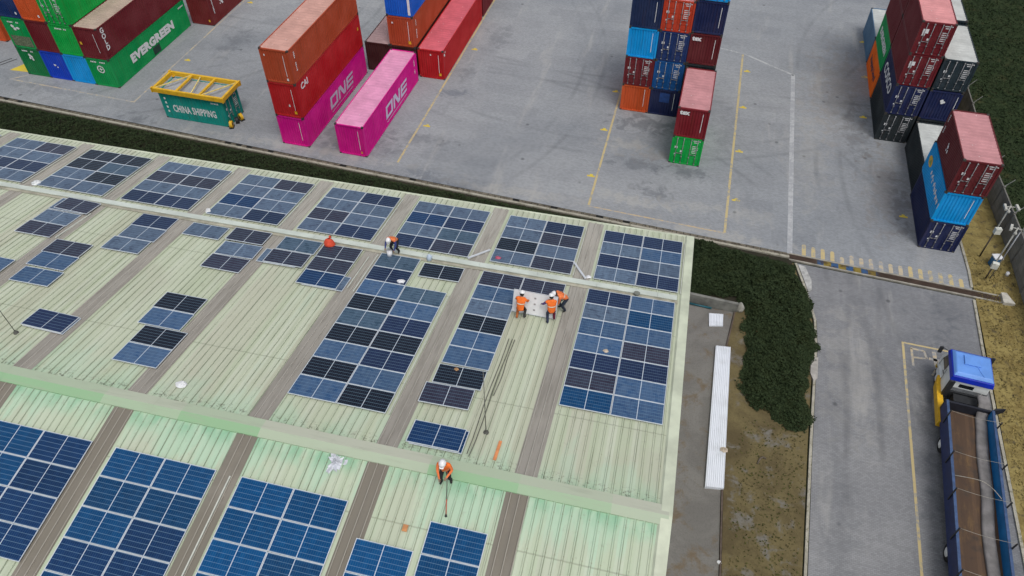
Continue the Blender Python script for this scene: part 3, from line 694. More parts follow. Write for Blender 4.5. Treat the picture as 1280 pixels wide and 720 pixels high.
roofthing('rag', crumple(.14, .08, None, seed=5), simple('white cloth', (.72, .73, .75, 1), .9), -2.5, 26.72, 'small white rag beside the leaning aluminium rail', 'rag', .05)
roofthing('plastic_bag', crumple(.3, .14, None, seed=6), simple('white plastic', (.68, .7, .7, 1), .5), -34.4, 26.85, 'cream and white bag lying in the gap left of seventh far array', 'bag', .05)
roofthing('cup', crumple(.16, .22, None, seed=7), WHITE, -23.6, 26.85, 'white bundle beside the walkway at the fifth far array', 'bundle', .05)
roofthing('plastic_scrap', crumple(.24, .1, None, seed=8), WHITE, -17.45, 14.75, 'white plastic scrap on the bare roof above the ridge', 'scrap', .03)
roofthing('rag', crumple(.16, .07, None, seed=9), simple('pink cloth', (.45, .1, .16, 1), .9), -7.25, 26.98, 'pinkish red rag on the lower left panel of second far array', 'rag', .13)
roofthing('brown_lump', crumple(.1, .09, None, seed=10), simple('brown cloth', (.4, .24, .12, 1), .9), -6.9, 18.5, 'small brown lump on the skewed near-black panel', 'lump', .14)
roofthing('glove', crumple(.13, .07, None, seed=12), simple('buff cloth', (.5, .42, .33, 1), .9), -.9, 21.4, 'buff glove lying on big array by gable', 'glove', .12)
b = MB(); b.tube([(0, 0, 0), (0, 0, .24), (0, 0, .3), (0, 0, .34)], [.13, .13, .06, .05], 12); b.tube([(.06, 0, .3), (.15, 0, .26), (.14, 0, .12)], .02, 6)
roofthing('jug', b, simple('pale blue plastic', (.5, .6, .72, 1), .5), -10.6, 25.9, 'pale blue plastic jug beside the walkway above the lone black panel', 'jug', .05, True)
b = MB(); b.box((-.06, -.48, 0), (.06, .48, .035)); roofthing('plank', b, simple('orange plank', (.68, .26, .1, 1), .7, 0, .2), -4.14, 14.75, 'short orange plank lying on the roof below the cables', 'plank', .04)
b = MB(); b.box((-.09, -.12, 0), (.09, .12, .05)); roofthing('block', b, simple('orange tile', (.55, .25, .1, 1), .8), -6.55, 11.0, 'small orange block between the two nearest arrays', 'block', .03)
# burst bag of silvery sealant: a thin pile of flakes
b = MB(); rnd = random.Random(3); n = 40; rings = 5
b.v.append((0, 0, .07))
for k in range(1, rings+1):
    for j in range(n):
        a_ = 2*math.pi*j/n; r_ = .5*k/rings*(.72+.2*math.sin(a_*3+1)+.08*math.sin(a_*5)+rnd.uniform(-.34, .3)*(k/rings)); b.v.append((r_*math.cos(a_)*.8, r_*math.sin(a_)*1.15, max(.004, .07*(1-k/rings)+rnd.uniform(-.02, .035))))
for j in range(n): b.f.append((0, 1+j, 1+(j+1) % n)); b.m.append(0)
for k in range(rings-1):
    for j in range(n): b.f.append((1+k*n+j, 1+(k+1)*n+j, 1+(k+1)*n+(j+1) % n, 1+k*n+(j+1) % n)); b.m.append(0)
roofthing('paint_flakes', b, simple('silvery flakes', (.6, .62, .66, 1), .5, .2), -9.88, 12.78, 'ragged silvery white splash of flakes on the roof just below the ridge', 'debris', .01)
for (u, w_, lb) in ((-.0, 25.72, 'left'),):
    b = MB(); b.tube([(0, 0, 0), (0, 0, .12), (0, 0, .15)], [.1, .1, .16], 10); roofthing('roof_vent', b, simple('vent cap', (.2, .21, .18, 1), .6), u, 25.9, 'small round vent cap under the walkway near the gable', 'vent', .05)

# ------------------------------------------------------------------ containers
CW = 2.438
_cm = {}
def corr(n, length, height, pitch, depth):
    """corrugated wall in local x (length) / z, outward -y"""
    k = max(4, round(length/pitch)); p = length/k; b = MB(); pr = [(0, 0)]
    for i in range(k):
        x = i*p; pr += [(x+p*.34, 0), (x+p*.5, depth), (x+p*.84, depth), (x+p, 0)]
    for (x, d) in pr: b.v += [(x-length/2, d, 0), (x-length/2, d, height)]
    for i in range(len(pr)-1): b.f.append((2*i, 2*i+2, 2*i+3, 2*i+1)); b.m.append(0)
    return b
def cmesh(kind, L=0, H=0):
    key = (kind, round(L, 3), round(H, 3))
    if key in _cm: return _cm[key]
    b = MB()
    if kind == 'side': b = corr(0, L-.3, H-.26, .278, .036)
    elif kind == 'end': b = corr(0, CW-.26, H-.26, .22, .045)
    elif kind == 'roof':
        n = max(6, round((L-.2)/.4)); p = (L-.2)/n; pr = [(-L/2+.1, 0)]
        for i in range(n):
            y = -L/2+.1+i*p; pr += [(y+p*.3, 0), (y+p*.42, .02), (y+p*.78, .02), (y+p*.9, 0)]
        pr.append((L/2-.1, 0))
        for (y, z) in pr: b.v += [(-CW/2+.05, y, z), (CW/2-.05, y, z)]
        for i in range(len(pr)-1): b.f.append((2*i, 2*i+1, 2*i+3, 2*i+2)); b.m.append(0)
    elif kind == 'frame':
        x, y = CW/2, L/2
        for sx in (-1, 1):
            for sy in (-1, 1):
                b.box((min(sx*x, sx*(x-.13)), min(sy*y, sy*(y-.15)), .11), (max(sx*x, sx*(x-.13)), max(sy*y, sy*(y-.15)), H-.11))
                for z in (0, H-.118):   # corner castings, a touch proud
                    b.box((min(sx*(x+.003), sx*(x-.165)), min(sy*(y+.003), sy*(y-.178)), z), (max(sx*(x+.003), sx*(x-.165)), max(sy*(y+.003), sy*(y-.178)), z+.118), 1)
            b.box((min(sx*x, sx*(x-.08)), -y+.178, .02), (max(sx*x, sx*(x-.08)), y-.178, .15))
            b.box((min(sx*x, sx*(x-.07)), -y+.178, H-.12), (max(sx*x, sx*(x-.07)), y-.178, H-.02))
        for sy in (-1, 1):
            b.box((-x+.165, min(sy*y, sy*(y-.1)), .02), (x-.165, max(sy*y, sy*(y-.1)), .14)); b.box((-x+.165, min(sy*y, sy*(y-.1)), H-.14), (x-.165, max(sy*y, sy*(y-.1)), H-.02))
        b.box((-x+.08, -y+.1, .05), (x-.08, y-.1, .12))
    elif kind == 'door':      # one leaf, hung on its left edge, ribbed
        wd = CW/2-.14; h = H-.29
        b.box((0, 0, 0), (wd, .05, h))
        for i in range(5): b.box((.08, -.022, .1+i*(h-.2)/5), (wd-.08, -.002, .1+(i+.62)*(h-.2)/5))
    elif kind == 'rods':
        h = H-.2
        for x in (.28, .78):
            b.tube([(x, -.065, 0), (x, -.065, h)], .026, 6); b.bar((x, -.08, h*.4), (x+(.34 if x < .5 else -.34), -.08, h*.39), .03, .05)
            for z in (.05, h*.25, h*.6, h-.1): b.box((x-.05, -.095, z), (x+.05, -.024, z+.06))
    elif kind == 'marks':     # small stencilled plates and number rows on a right-hand door
        rr = random.Random(5); 
        for (x, z, n) in ((.42, .86, 8), (.5, .8, 5), (.42, .66, 6), (.42, .6, 7), (.42, .54, 7), (.42, .48, 5), (.42, .42, 6)):
            xx = x
            for i in range(n):
                w_ = rr.uniform(.03, .06); b.box((xx, -.028, z*H-.05), (xx+w_, -.0225, z*H+.03)); xx += w_+.022
    elif kind == 'plates':
        for (x, z, w_, h) in ((.15, .55, .22, .2), (.62, .42, .16, .16), (.18, .3, .14, .12)): b.box((x, -.03, z*H-h/2), (x+w_, -.0225, z*H+h/2))
    me = b.mesh(kind, kind == 'rods'); _cm[key] = me; return me
CAST = simple('corner castings', (.05, .045, .04, 1), .7)
GASK = simple('door bars', (.3, .3, .31, 1), .5, .3)
def container(x, y, z, L, H, c, roofc, front, label, rot=0., group='shipping containers stacked in the yard', center=False, rust=.4, wear=.5, back='end', castc=None):
    """x, y: left front corner on the ground plan (seen from the road); front faces -y before rotation"""
    cs, sn = math.cos(rot), math.sin(rot)
    loc = (x, y, z) if center else (x+CW/2*cs-L/2*sn, y+CW/2*sn+L/2*cs, z)
    r = empty('shipping_container', loc, (0, 0, rot), label, 'shipping container', group)
    r['L'] = L; r['H'] = H
    m = paint(c, wear); rm = roofpaint(roofc, rust) if roofc else paint(mul(c, .9), .6)
    link('side_wall', cmesh('side', L, H), m, r, (CW/2-.002, 0, .13), (0, 0, R(90)))
    link('side_wall', cmesh('side', L, H), m, r, (-CW/2+.002, 0, .13), (0, 0, R(-90)))
    link('roof', cmesh('roof', L, H), rm, r, (0, 0, H-.06))
    link('frame', cmesh('frame', L, H), [m, CAST if not castc else paint(castc)], r)
    def doorset(sgn):
        for i in (0, 1):
            d_ = link('door', cmesh('door', L, H), m, r, (sgn*(-CW/2+.135), -sgn*(L/2-.04), .145) if i == 0 else (sgn*.006, -sgn*(L/2-.04), .145), (0, 0, 0 if sgn > 0 else math.pi))
            link('lock_rods', cmesh('rods', L, H), GASK, d_, (0, 0, -.04))
            if i == 1: link('lettering', cmesh('marks', L, H), WHITEMARK, d_)
            else: link('lettering', cmesh('plates', L, H), WHITEMARK, d_)
    if front == 'door': doorset(1); link('end_wall', cmesh('end', L, H), m, r, (0, L/2-.03, .13), (0, 0, math.pi))
    else:
        link('end_wall', cmesh('end', L, H), m, r, (0, -L/2+.03, .13))
        doorset(-1)
    return r
def textmesh(body, size, bold=0., shear=0., space=1., extrude=.004, align='CENTER'):
    cu = bpy.data.curves.new('lettering', 'FONT'); cu.body = body; cu.size = size; cu.offset = bold; cu.shear = shear
    cu.space_character = space; cu.extrude = extrude; cu.align_x = align; cu.align_y = 'CENTER'; cu.resolution_u = 2
    o = bpy.data.objects.new('lettering', cu); col.objects.link(o)
    dg = bpy.context.evaluated_depsgraph_get(); me = bpy.data.meshes.new_from_object(o.evaluated_get(dg)); bpy.data.objects.remove(o); me.materials.clear(); return me
def fit(me, width, height=None):
    xs = [v_.co.x for v_ in me.vertices]; ys = [v_.co.y for v_ in me.vertices]; kx = width/(max(xs)-min(xs)); ky = height/(max(ys)-min(ys)) if height else kx
    cx, cy = (max(xs)+min(xs))/2, (max(ys)+min(ys))/2
    for v_ in me.vertices: v_.co.x = (v_.co.x-cx)*kx; v_.co.y = (v_.co.y-cy)*ky
    return me
def on_face(r, me, m, face, a, z, name='lettering', lift=.006, roll=0.):
    """face: 'front','right','left'; a = coordinate along the face, z height"""
    L = r['L']
    if face == 'front': loc, base = (a, -L/2-lift+.02, z), Euler((R(90), 0, 0))
    elif face == 'right': loc, base = (CW/2+lift, a, z), Euler((R(90), 0, R(90)))
    else: loc, base = (-CW/2-lift, a, z), Euler((R(90), 0, R(-90)))
    q = base.to_matrix().to_4x4() @ Matrix.Rotation(roll, 4, 'Z')
    return link(name, me, m, r, loc, q.to_euler())
def numbers(r, face, a, z, h=1.6, vertical=True, seed=0):
    b = MB(); rr = random.Random(seed)
    n = int(h/.15)
    for i in range(n):
        if i in (4, 5) and n > 7 and rr.random() < .7: continue
        w_ = rr.uniform(.05, .09)
        if vertical: b.box((-w_, h/2-i*.15-.1, 0), (w_, h/2-i*.15, .003))
        else: b.box((-h/2+i*.15, -.07, 0), (-h/2+i*.15+.1, .07, .003))
    on_face(r, b.mesh('number_row'), WHITEMARK, face, a, z, 'number_row')
def rodmark(r, a=.72, z=None, H=2.6):
    b = MB(); b.box((-.02, -H*.32, 0), (.02, H*.32, .004)); on_face(r, b.mesh('white_stripe'), WHITEMARK, 'front', a, H*.55, 'white_stripe', .012)
def sticker(r, c, face, a, z, w_=.22, h=.26, name='sticker'):
    b = MB(); b.box((-w_/2, -h/2, 0), (w_/2, h/2, .004)); on_face(r, b.mesh(name), c, face, a, z, name, .012)
def deform_logo(r, face, a, z, s=.6, m=None):
    b = MB()
    n = 16
    for i in range(n):
        t0, t1 = 2*math.pi*i/n, 2*math.pi*(i+1)/n
        b.poly([(s*.5*math.cos(t0), s*.5*math.sin(t0), 0), (s*.5*math.cos(t1), s*.5*math.sin(t1), 0), (s*.36*math.cos(t1), s*.36*math.sin(t1), 0), (s*.36*math.cos(t0), s*.36*math.sin(t0), 0)])
    for i in range(4):
        t0 = math.pi/2*i; b.poly([(0, 0, .001), (s*.1*math.cos(t0-.8), s*.1*math.sin(t0-.8), .001), (s*.33*math.cos(t0), s*.33*math.sin(t0), .001), (s*.1*math.cos(t0+.8), s*.1*math.sin(t0+.8), .001)])
    on_face(r, b.mesh('emblem'), m or WHITEMARK, face, a, z, 'emblem', .014)
def blob(r, face, a, z, s=.5, seed=1, m=None):
    rr = random.Random(seed); b = MB()
    for i in range(4):
        cx, cy, q = rr.uniform(-.5, .5)*s, rr.uniform(-.5, .5)*s, rr.uniform(.16, .32)*s
        b.poly([(cx+q*math.cos(k*1.0472)*rr.uniform(.7, 1.2), cy+q*math.sin(k*1.0472)*rr.uniform(.7, 1.2), .0005*i) for k in range(6)])
    on_face(r, b.mesh('emblem'), m or WHITEMARK, face, a, z, 'emblem', .014)
def one_logo(h=1.1):
    """boxy outlined O, N, E drawn as bars, leaning forward"""
    b = MB(); s = .21*h; W_ = 1.3*h
    sh = lambda x, y: (x+.18*(y-h/2), y-h/2, 0)
    def q(pts): b.poly([sh(*p) for p in pts])
    def rect(x0, y0, x1, y1): q([(x0, y0), (x1, y0), (x1, y1), (x0, y1)])
    o = -1.5*W_-.2*h
    rect(o, 0, o+W_, s); rect(o, h-s, o+W_, h); rect(o, s, o+s*1.3, h-s); rect(o+W_-s*1.3, s, o+W_, h-s)
    o = -.5*W_
    rect(o, 0, o+s*1.3, h); rect(o+W_-s*1.3, 0, o+W_, h); b.poly([(*sh(*p)[:2], .001) for p in ((o+s*.2, h), (o+s*2, h), (o+W_-s*.2, 0), (o+W_-s*2, 0))])
    o = .5*W_+.2*h
    rect(o, 0, o+s*1.3, h); 
    for y in (0, h/2-s/2, h-s): rect(o+s*1.3, y, o+W_*.95, y+s)
    # thin motto line below
    x = -1.5*W_
    rr = random.Random(2)
    while x < 1.5*W_:
        w_ = rr.uniform(.06, .14)*h; rect(x, -.3*h, x+w_, -.22*h); x += w_+.06*h
    return b.mesh('lettering')
C = dict(magenta=lin(196, 10, 128), red=lin(165, 24, 30), rust=lin(158, 66, 38), orange=lin(186, 78, 36), maroon=lin(98, 26, 34), dkmaroon=lin(88, 28, 34), brown=lin(62, 30, 30),
         green=lin(0, 138, 72), bgreen=lin(0, 150, 62), dgreen=lin(10, 108, 58), blue=lin(0, 82, 178), cobalt=lin(10, 60, 175), sky=lin(0, 140, 205), navy=lin(24, 34, 72), dnavy=lin(24, 40, 74), teal=lin(0, 128, 118),
         black=lin(34, 42, 46), dteal=lin(30, 44, 52), hapag=lin(225, 102, 12), steel=lin(80, 112, 138), mid=lin(14, 74, 130), dkblue=lin(20, 45, 92))
for k in C: C[k] = mul(C[k], 1.27)
RF_ = dict(pinkrust=(.53, .3, .25, 1), palepink=(.68, .3, .47, 1), coral=(.58, .12, .15, 1), pink=(.5, .24, .25, 1), dusty=(.36, .25, .25, 1), tan=(.42, .32, .26, 1), grey=(.42, .45, .42, 1), pgrey=(.5, .52, .5, 1))
L40, L20 = 12.192, 6.058
YR = R(-.67)
# left-hand red stack
a1 = container(-32.08, 45.86, 0, L40, 2.78, C['magenta'], None, 'end', 'magenta container with white lettering at the bottom of a three-high stack', YR); on_face(a1, one_logo(1.1), simple('lilac white', (.62, .58, .74, 1), .6, 0, .1), 'right', .9, 1.3)
rodmark(a1, .72, H=2.7); 
a2 = container(-32.08, 45.86, 2.79, L40, 3.08, C['red'], None, 'end', 'bright red container in the middle of a three-high stack', YR); on_face(a2, textmesh('CAI', .75, .02), WHITEMARK, 'right', -4.75, 2.45)
rodmark(a2, .72, H=3.0); sticker(a2, YELLOW, 'front', .72, .5); sticker(a2, WHITEMARK, 'front', .3, 1.1, .12, .2); sticker(a2, YELLOW, 'right', 5.5, 1.9)
a3 = container(-32.08, 45.86, 5.88, L40, 2.87, C['rust'], RF_['pinkrust'], 'end', 'rust-orange container with blotchy pink roof on top of a three-high stack', YR, rust=.75)
rodmark(a3, .72, H=2.8); numbers(a3, 'right', -5.3, 1.6, 1.7, seed=1); sticker(a3, WHITEMARK, 'front', .72, .4, .16, .2); sticker(a3, WHITEMARK, 'front', -.85, 2.3, .1, .14)
t_ = YELLOW
b1 = container(-26.92, 45.81, 0, L40, 2.88, C['magenta'], RF_['palepink'], 'end', 'magenta container with pale pink roof standing alone beside the red stack', R(-.45), rust=.2); on_face(b1, one_logo(1.15), simple('lilac white', (.62, .58, .74, 1), .6), 'right', .9, 1.3)
rodmark(b1, .72, H=2.8); numbers(b1, 'right', 5.4, 1.7, 1.4, seed=3); sticker(b1, simple('orange sticker', (.7, .3, .05, 1), .6), 'front', .8, .4, .14, .2)
d1 = container(-24.47, 58.61, 0, L40, 2.89, C['red'], RF_['coral'], 'end', 'red container with coral roof by the yellow line behind the magenta ones', rust=.15); rodmark(d1, .72, H=2.8); sticker(d1, YELLOW, 'front', .8, .5); blob(d1, 'right', -5.7, 2.4, .45, 3); sticker(d1, WHITEMARK, 'front', 0, 2.4, .12, .14)
d2 = container(-24.47, 71.3, 0, L40, 2.89, C['maroon'], RF_['pink'], 'door', 'dark maroon container directly behind the coral-roofed red one', rust=.3)
e1 = container(-27.1, 58.6, 0, L40, 2.86, C['brown'], None, 'end', 'dark container under the orange one, hidden behind the pink roof')
e2 = container(-27.1, 58.6, 2.88, L40, 2.86, C['rust'], None, 'end', 'rust-orange container under the blue one behind the magenta container'); rodmark(e2, .72, H=2.8); sticker(e2, YELLOW, 'front', .75, .45, .26, .3); numbers(e2, 'right', -5.4, 1.5, 1.8, seed=4); sticker(e2, WHITEMARK, 'front', -.75, 2.2, .14, .16)
e3 = container(-27.1, 58.6, 5.76, L40, 2.6, C['blue'], None, 'end', 'bright blue container on the rust-orange one at the top edge'); b = MB(); b.box((-.12, -1.1, 0), (.12, 1.1, .004)); on_face(e3, b.mesh('white_stripe'), WHITEMARK, 'front', .98, 1.3, 'white_stripe', .014)
e0 = container(-29.6, 58.6, 0, L40, 2.86, C['brown'], RF_['dusty'], 'end', 'dark brown container with mauve roof between red stack and orange container', rust=.5)
# centre block
def stackcol(x, y, zs, specs):
    out = []
    for (z, H, c, fr, lb) in specs: out.append(container(x, y, z, L20, H, c, RF_['pink'] if c[0] > c[2] else RF_['grey'], fr, lb))
    return out
Z = (0, 2.53, 5.18, 7.8, 10.45)
c0 = stackcol(-5.62, 58, Z, ((Z[0], 2.52, C['orange'], 'end', 'orange container at the bottom left of the tall centre block'), (Z[1], 2.64, C['maroon'], 'door', 'maroon container with doors, second from the ground in left column of centre block'),
     (Z[2], 2.61, C['sky'], 'end', 'bright blue ribbed container, third from the ground in left column of centre block'), (Z[3], 2.64, C['dnavy'], 'end', 'dark navy container, topmost in left column of centre block')))
c1 = stackcol(-3.14, 58, Z, ((Z[0], 2.52, C['navy'], 'end', 'dark navy container with blue patch at the bottom middle of centre block'), (Z[1], 2.64, C['mid'], 'door', 'mid blue container with doors, second from the ground in middle column of centre block'),
     (Z[2], 2.61, C['dkblue'], 'door', 'dark blue container with doors, third from the ground in middle column of centre block'), (Z[3], 2.64, lin(190, 62, 36), 'door', 'orange-red container with doors, topmost in middle column of centre block')))
c2 = stackcol(-.66, 58, Z, ((0, 2.58, C['navy'], 'end', 'dark blue container at ground of centre block, behind the bright green one'), (2.62, 2.6, C['black'], 'end', 'dark container behind the pink-roofed one in right column of centre block'),
     (5.27, 2.66, C['dkmaroon'], 'end', 'dark maroon container with white lettering in right column of centre block'), (7.97, 2.66, C['navy'], 'end', 'navy container above the lettered maroon one in the centre block'), (10.68, 2.6, C['sky'], 'door', 'blue container at the very top of the right column of centre block')))
for r_ in (c0[0], c0[2], c0[3], c2[2], c2[3]): rodmark(r_, .75, H=2.6)
rodmark(c1[0], .8, H=2.6); b = MB(); b.box((-.42, -.45, 0), (.42, .45, .003)); on_face(c1[0], b.mesh('blue_patch'), simple('blue patch', (.02, .06, .22, 1), .6), 'front', 0, 1.75, 'blue_patch', .012)
on_face(c2[2], textmesh('tex', .5, .03), WHITEMARK, 'front', -.72, 2.2, lift=.012)
t1 = container(-.55, 51.44, 0, L20, 2.59, C['bgreen'], None, 'door', 'bright green container with doors beneath the pink-roofed maroon one')
t2 = container(-.55, 51.44, 2.6, L20, 2.62, lin(124, 26, 38), RF_['pink'], 'end', 'maroon container with ribbed pink roof on top of the bright green one', rust=.35); rodmark(t2, .75, H=2.6); on_face(t2, textmesh('tex', .52, .03), WHITEMARK, 'front', -.66, 2.2, lift=.012)
# right-hand front stack
f1 = container(18.07, 46.0, 0, L20, 2.53, C['navy'], None, 'door', 'navy container with doors at the bottom of the stack nearest the drain')
f2 = container(17.98, 46.0, 2.54, L20, 2.53, C['sky'], None, 'end', 'light blue container with emblem on its side, middle of the stack nearest the drain')
b = MB(); rr = random.Random(11)
for i in range(9):
    x = -1.45+i*.46
    for k in range(3):
        px, py = x+rr.uniform(-.05, .22), rr.uniform(-.16, .12); b.box((px, py-.16, .0005*k), (px+rr.uniform(.06, .12), py+.14, .003+.0005*k))
    b.box((x, -.06+rr.uniform(-.12, .12), .002), (x+.32, .06, .0045))
on_face(f2, b.mesh('lettering'), WHITEMARK, 'left', -.55, 1.3)
b = MB(); n = 16; b.poly([(.55*math.cos(2*math.pi*k/n), .38*math.sin(2*math.pi*k/n), 0) for k in range(n)]); on_face(f2, b.mesh('emblem'), YELLOW, 'left', 1.95, 1.45, 'emblem')
b = MB(); b.poly([(-.3, -.2, 0), (.3, -.2, 0), (.05, .24, 0)]); on_face(f2, b.mesh('emblem'), simple('emblem green', (.25, .35, .1, 1), .6), 'left', 1.9, 1.45, 'emblem', .012)
rodmark(f2, .75, H=2.5)
f3 = container(18.07, 46.0, 5.08, L20, 2.68, C['dkmaroon'], RF_['pink'], 'door', 'maroon container with ribbed pink roof on top of the stack nearest the drain', rust=.45); numbers(f3, 'left', 2.6, 1.7, 1.5, seed=6); blob(f3, 'left', 0.4, 1.2, .5, 8)
fg = container(18.2, 52.35, 0, L20, 2.6, C['black'], RF_['pgrey'], 'end', 'dark single container with pale grey roof between the two right-hand stacks', rust=.3)
# right-hand rear block
X0 = 15.82
g1 = container(X0, 59.03, 0, L20, 2.55, C['black'], None, 'door', 'black container with doors at the bottom left front of the right rear block')
g2 = container(X0, 59.03, 2.56, L20, 2.64, C['navy'], None, 'door', 'navy container with white side lettering, second from ground in right rear block'); on_face(g2, textmesh('COSCO', 1.25, .03, .1), WHITEMARK, 'left', .3, 1.3)
g3 = container(X0, 59.03, 5.22, L20, 2.66, C['maroon'], None, 'door', 'maroon container with doors, third from ground at front of right rear block')
g4 = container(X0, 59.03, 7.9, L20, 2.66, C['maroon'], (.62, .27, .27, 1), 'door', 'maroon container with salmon roof, topmost at front of right rear block', rust=.15)
sticker(g4, WHITEMARK, 'front', -.75, 1.9, .4, .34); sticker(g3, WHITEMARK, 'front', -.75, 1.9, .4, .34)
h1 = container(X0, 65.4, 0, L20, 2.6, C['hapag'], None, 'end', 'orange container with dark lettering at ground level of right rear block'); on_face(h1, textmesh('Hapag-Lloyd', .8, .02), simple('navy lettering', (.02, .03, .07, 1), .6), 'left', 0, 1.3)
h2 = container(X0, 65.4, 2.61, L20, 2.6, C['green'], None, 'end', 'green container with white lettering above the orange one in right rear block'); on_face(h2, textmesh('EVERGREEN', .85, .03), WHITEMARK, 'left', 0, 1.35)
h3 = container(X0, 65.4, 5.22, L20, 2.66, C['maroon'], None, 'end', 'maroon container above the green one in right rear block')
h4 = container(X0, 65.4, 7.9, L20, 2.66, C['maroon'], (.62, .27, .27, 1), 'end', 'maroon container topmost behind the salmon-roofed one', rust=.15)
i1 = container(X0, 71.8, 0, L20, 2.6, C['steel'], RF_['pgrey'], 'end', 'pale steel-blue single container with whitish roof behind the orange one', rust=.2)
j1 = container(18.4, 59.03, 0, L20, 2.5, C['black'], None, 'end', 'dark container at ground beneath the plain navy one in right rear block')
j2 = container(18.4, 59.03, 2.52, L20, 2.62, C['navy'], None, 'end', 'plain navy container with small white emblem on its end in right rear block'); blob(j2, 'front', .1, 1.75, .5, 9); rodmark(j2, .95, H=2.6)
j3 = container(18.4, 59.03, 5.22, L20, 2.6, C['dteal'], RF_['pgrey'], 'door', 'dark teal container with doors and pale roof, top right front of right rear block', rust=.3)
k1 = container(18.4, 65.4, 0, L20, 2.6, C['black'], None, 'end', 'black ground container below the pale grey roof at back of right rear block')
k2 = container(18.4, 65.4, 2.62, L20, 2.58, C['navy'], None, 'end', 'navy middle container below the pale grey roof at back of right rear block')
k3 = container(18.4, 65.4, 5.24, L20, 2.75, C['dteal'], RF_['pgrey'], 'end', 'container with pale grey roof at right back of right rear block', rust=.15)
# far-left block
HX = (-60.14, -57.7, -55.26, -52.83); z2, z3 = 2.8, 5.75
q = container(HX[3], 49.74, 0, L40, 2.79, C['green'], None, 'end', 'green container with white block lettering at bottom right of left block', R(.25)); on_face(q, fit(textmesh('EVERGREEN', 1.3, .085, 0, 1.08), 7.0, .86), WHITEMARK, 'right', .1, 1.42); deform_logo(q, 'front', 0, 1.75, .75); numbers(q, 'front', 0, 2.45, 1.5, False, 8)
b = MB(); b.box((-.55, -.36, 0), (.55, .36, .004)); on_face(q, b.mesh('dark_patch'), simple('dark green patch', (.015, .05, .035, 1), .7), 'right', .25, .5, 'dark_patch', .004); numbers(q, 'right', 5.4, 2.3, .9, False, 9)
q = container(HX[3], 49.74, z2, L40, 2.94, C['maroon'], RF_['tan'], 'end', 'maroon container with tan roof and upright white letters in left block', R(.25), rust=.3)
for i, ch in enumerate('GOLD'): on_face(q, textmesh(ch, .62, .02), WHITEMARK, 'right', -5.45, 2.5-i*.52)
sticker(q, YELLOW, 'front', -.9, 1.4, .2, .26); rodmark(q, .72, H=2.8)
q = container(HX[2], 49.74, 0, L40, 2.79, C['sky'], None, 'end', 'light blue ribbed container at ground in third column of left block')
q = container(HX[2], 49.74, z2, L40, 2.94, C['bgreen'], None, 'end', 'bright green container above the light blue one in left block'); numbers(q, 'front', 0, 2.5, 1.3, False, 10)
q = container(HX[2], 49.74, z3, L40, 2.6, C['bgreen'], None, 'door', 'bright green container with doors on the third level of left block')
q = container(HX[1], 49.74, 0, L40, 2.79, C['cobalt'], None, 'end', 'cobalt blue container at ground in second column of left block'); blob(q, 'front', 0, 1.4, .3, 12)
q = container(HX[1], 49.74, z2, L40, 2.94, C['maroon'], None, 'end', 'maroon container above the cobalt blue one in left block')
q = container(HX[1], 49.74, z3, L40, 2.6, C['orange'], None, 'end', 'orange container on the third level of left block'); sticker(q, WHITEMARK, 'front', .7, .5, .16, .22)
q = container(HX[0], 49.74, 0, L40, 2.79, C['dgreen'], None, 'end', 'dark green container with white emblem at bottom left of left block'); blob(q, 'front', .1, 2.0, .6, 13); numbers(q, 'front', 0, 2.5, 1.3, False, 11)
q = container(HX[0], 49.74, z2, L40, 2.94, C['green'], None, 'end', 'green container with faded lower half above the dark green one', wear=.9); blob(q, 'front', -.1, 2.0, .6, 14); numbers(q, 'front', 0, 2.5, 1.3, False, 12)
b = MB(); b.box((-1.0, -.55, 0), (1.0, .45, .003)); on_face(q, b.mesh('faded_patch'), simple('faded flaking paint', (.14, .17, .1, 1), .9, 0, .5, 6.), 'front', 0, .75, 'faded_patch', .011)
q = container(HX[0], 49.74, z3, L40, 2.6, C['dkblue'], None, 'end', 'blue container on the third level at left end of left block'); sticker(q, WHITEMARK, 'front', .8, .5, .16, .22)
q = container(-50.5, 62.4, 0, L40, 2.89, lin(118, 40, 42), RF_['pink'], 'end', 'faded maroon container beside the yellow line behind the green lettered one', wear=.5); numbers(q, 'right', -5.4, 1.7, 1.6, seed=15); blob(q, 'right', -3.9, 1.7, .5, 15); sticker(q, YELLOW, 'front', .85, .5, .18, .24)
q = container(-68.7, 54.3, 0, L40, 2.6, C['orange'], RF_['pinkrust'], 'end', 'orange container cut by the left edge of the picture', wear=.6)
# teal container with the yellow lifting frame
q = container(-40.58, 47.97, 0, L20, 2.59, C['teal'], (.33, .34, .35, 1), 'door', 'teal container with white lettering standing alone under a yellow frame', R(90), center=True, rust=.2)
on_face(q, fit(textmesh('CHINA SHIPPING', .78, .02, 0, 1.05), 4.1, .72), WHITEMARK, 'left', -.02, 1.1); 
for i in range(4): sticker(q, WHITEMARK, 'left', 2.55, 2.0-i*.42, .16, .2, 'number_mark')
numbers(q, 'left', -2.3, 2.2, .8, False, 17)
fr = empty('lifting_frame', (-40.58, 47.97, 2.6), (0, 0, 0), 'yellow steel lifting frame with diagonal braces on top of the teal container', 'lifting frame')
b = MB(); x, y = 3.24, 1.36
for sy in (-1, 1): b.box((-x, sy*y-.1, .02), (x, sy*y+.1, .4))
for sx in (-1, 1): b.box((sx*x-.1, -y+.1, .03), (sx*x+.1, y-.1, .39))
b.build('main_beam', YELLOW, fr)
b = MB()
for xx in (-1.1, 1.1): b.box((xx-.09, -y+.1, .22), (xx+.09, y-.1, .38))
b.build('cross_beam', YELLOW, fr)
b = MB(); PY2 = simple('pale yellow paint', (.75, .6, .22, 1), .5)
for p_, q_ in (((-3.2, -1.3), (-1.2, 1.3)), ((-.3, 1.3), (.3, -1.3)), ((1.2, -1.3), (3.2, 1.3))): b.bar((*p_, .31), (*q_, .31), .08, .08)
b.build('diagonal_brace', PY2, fr)
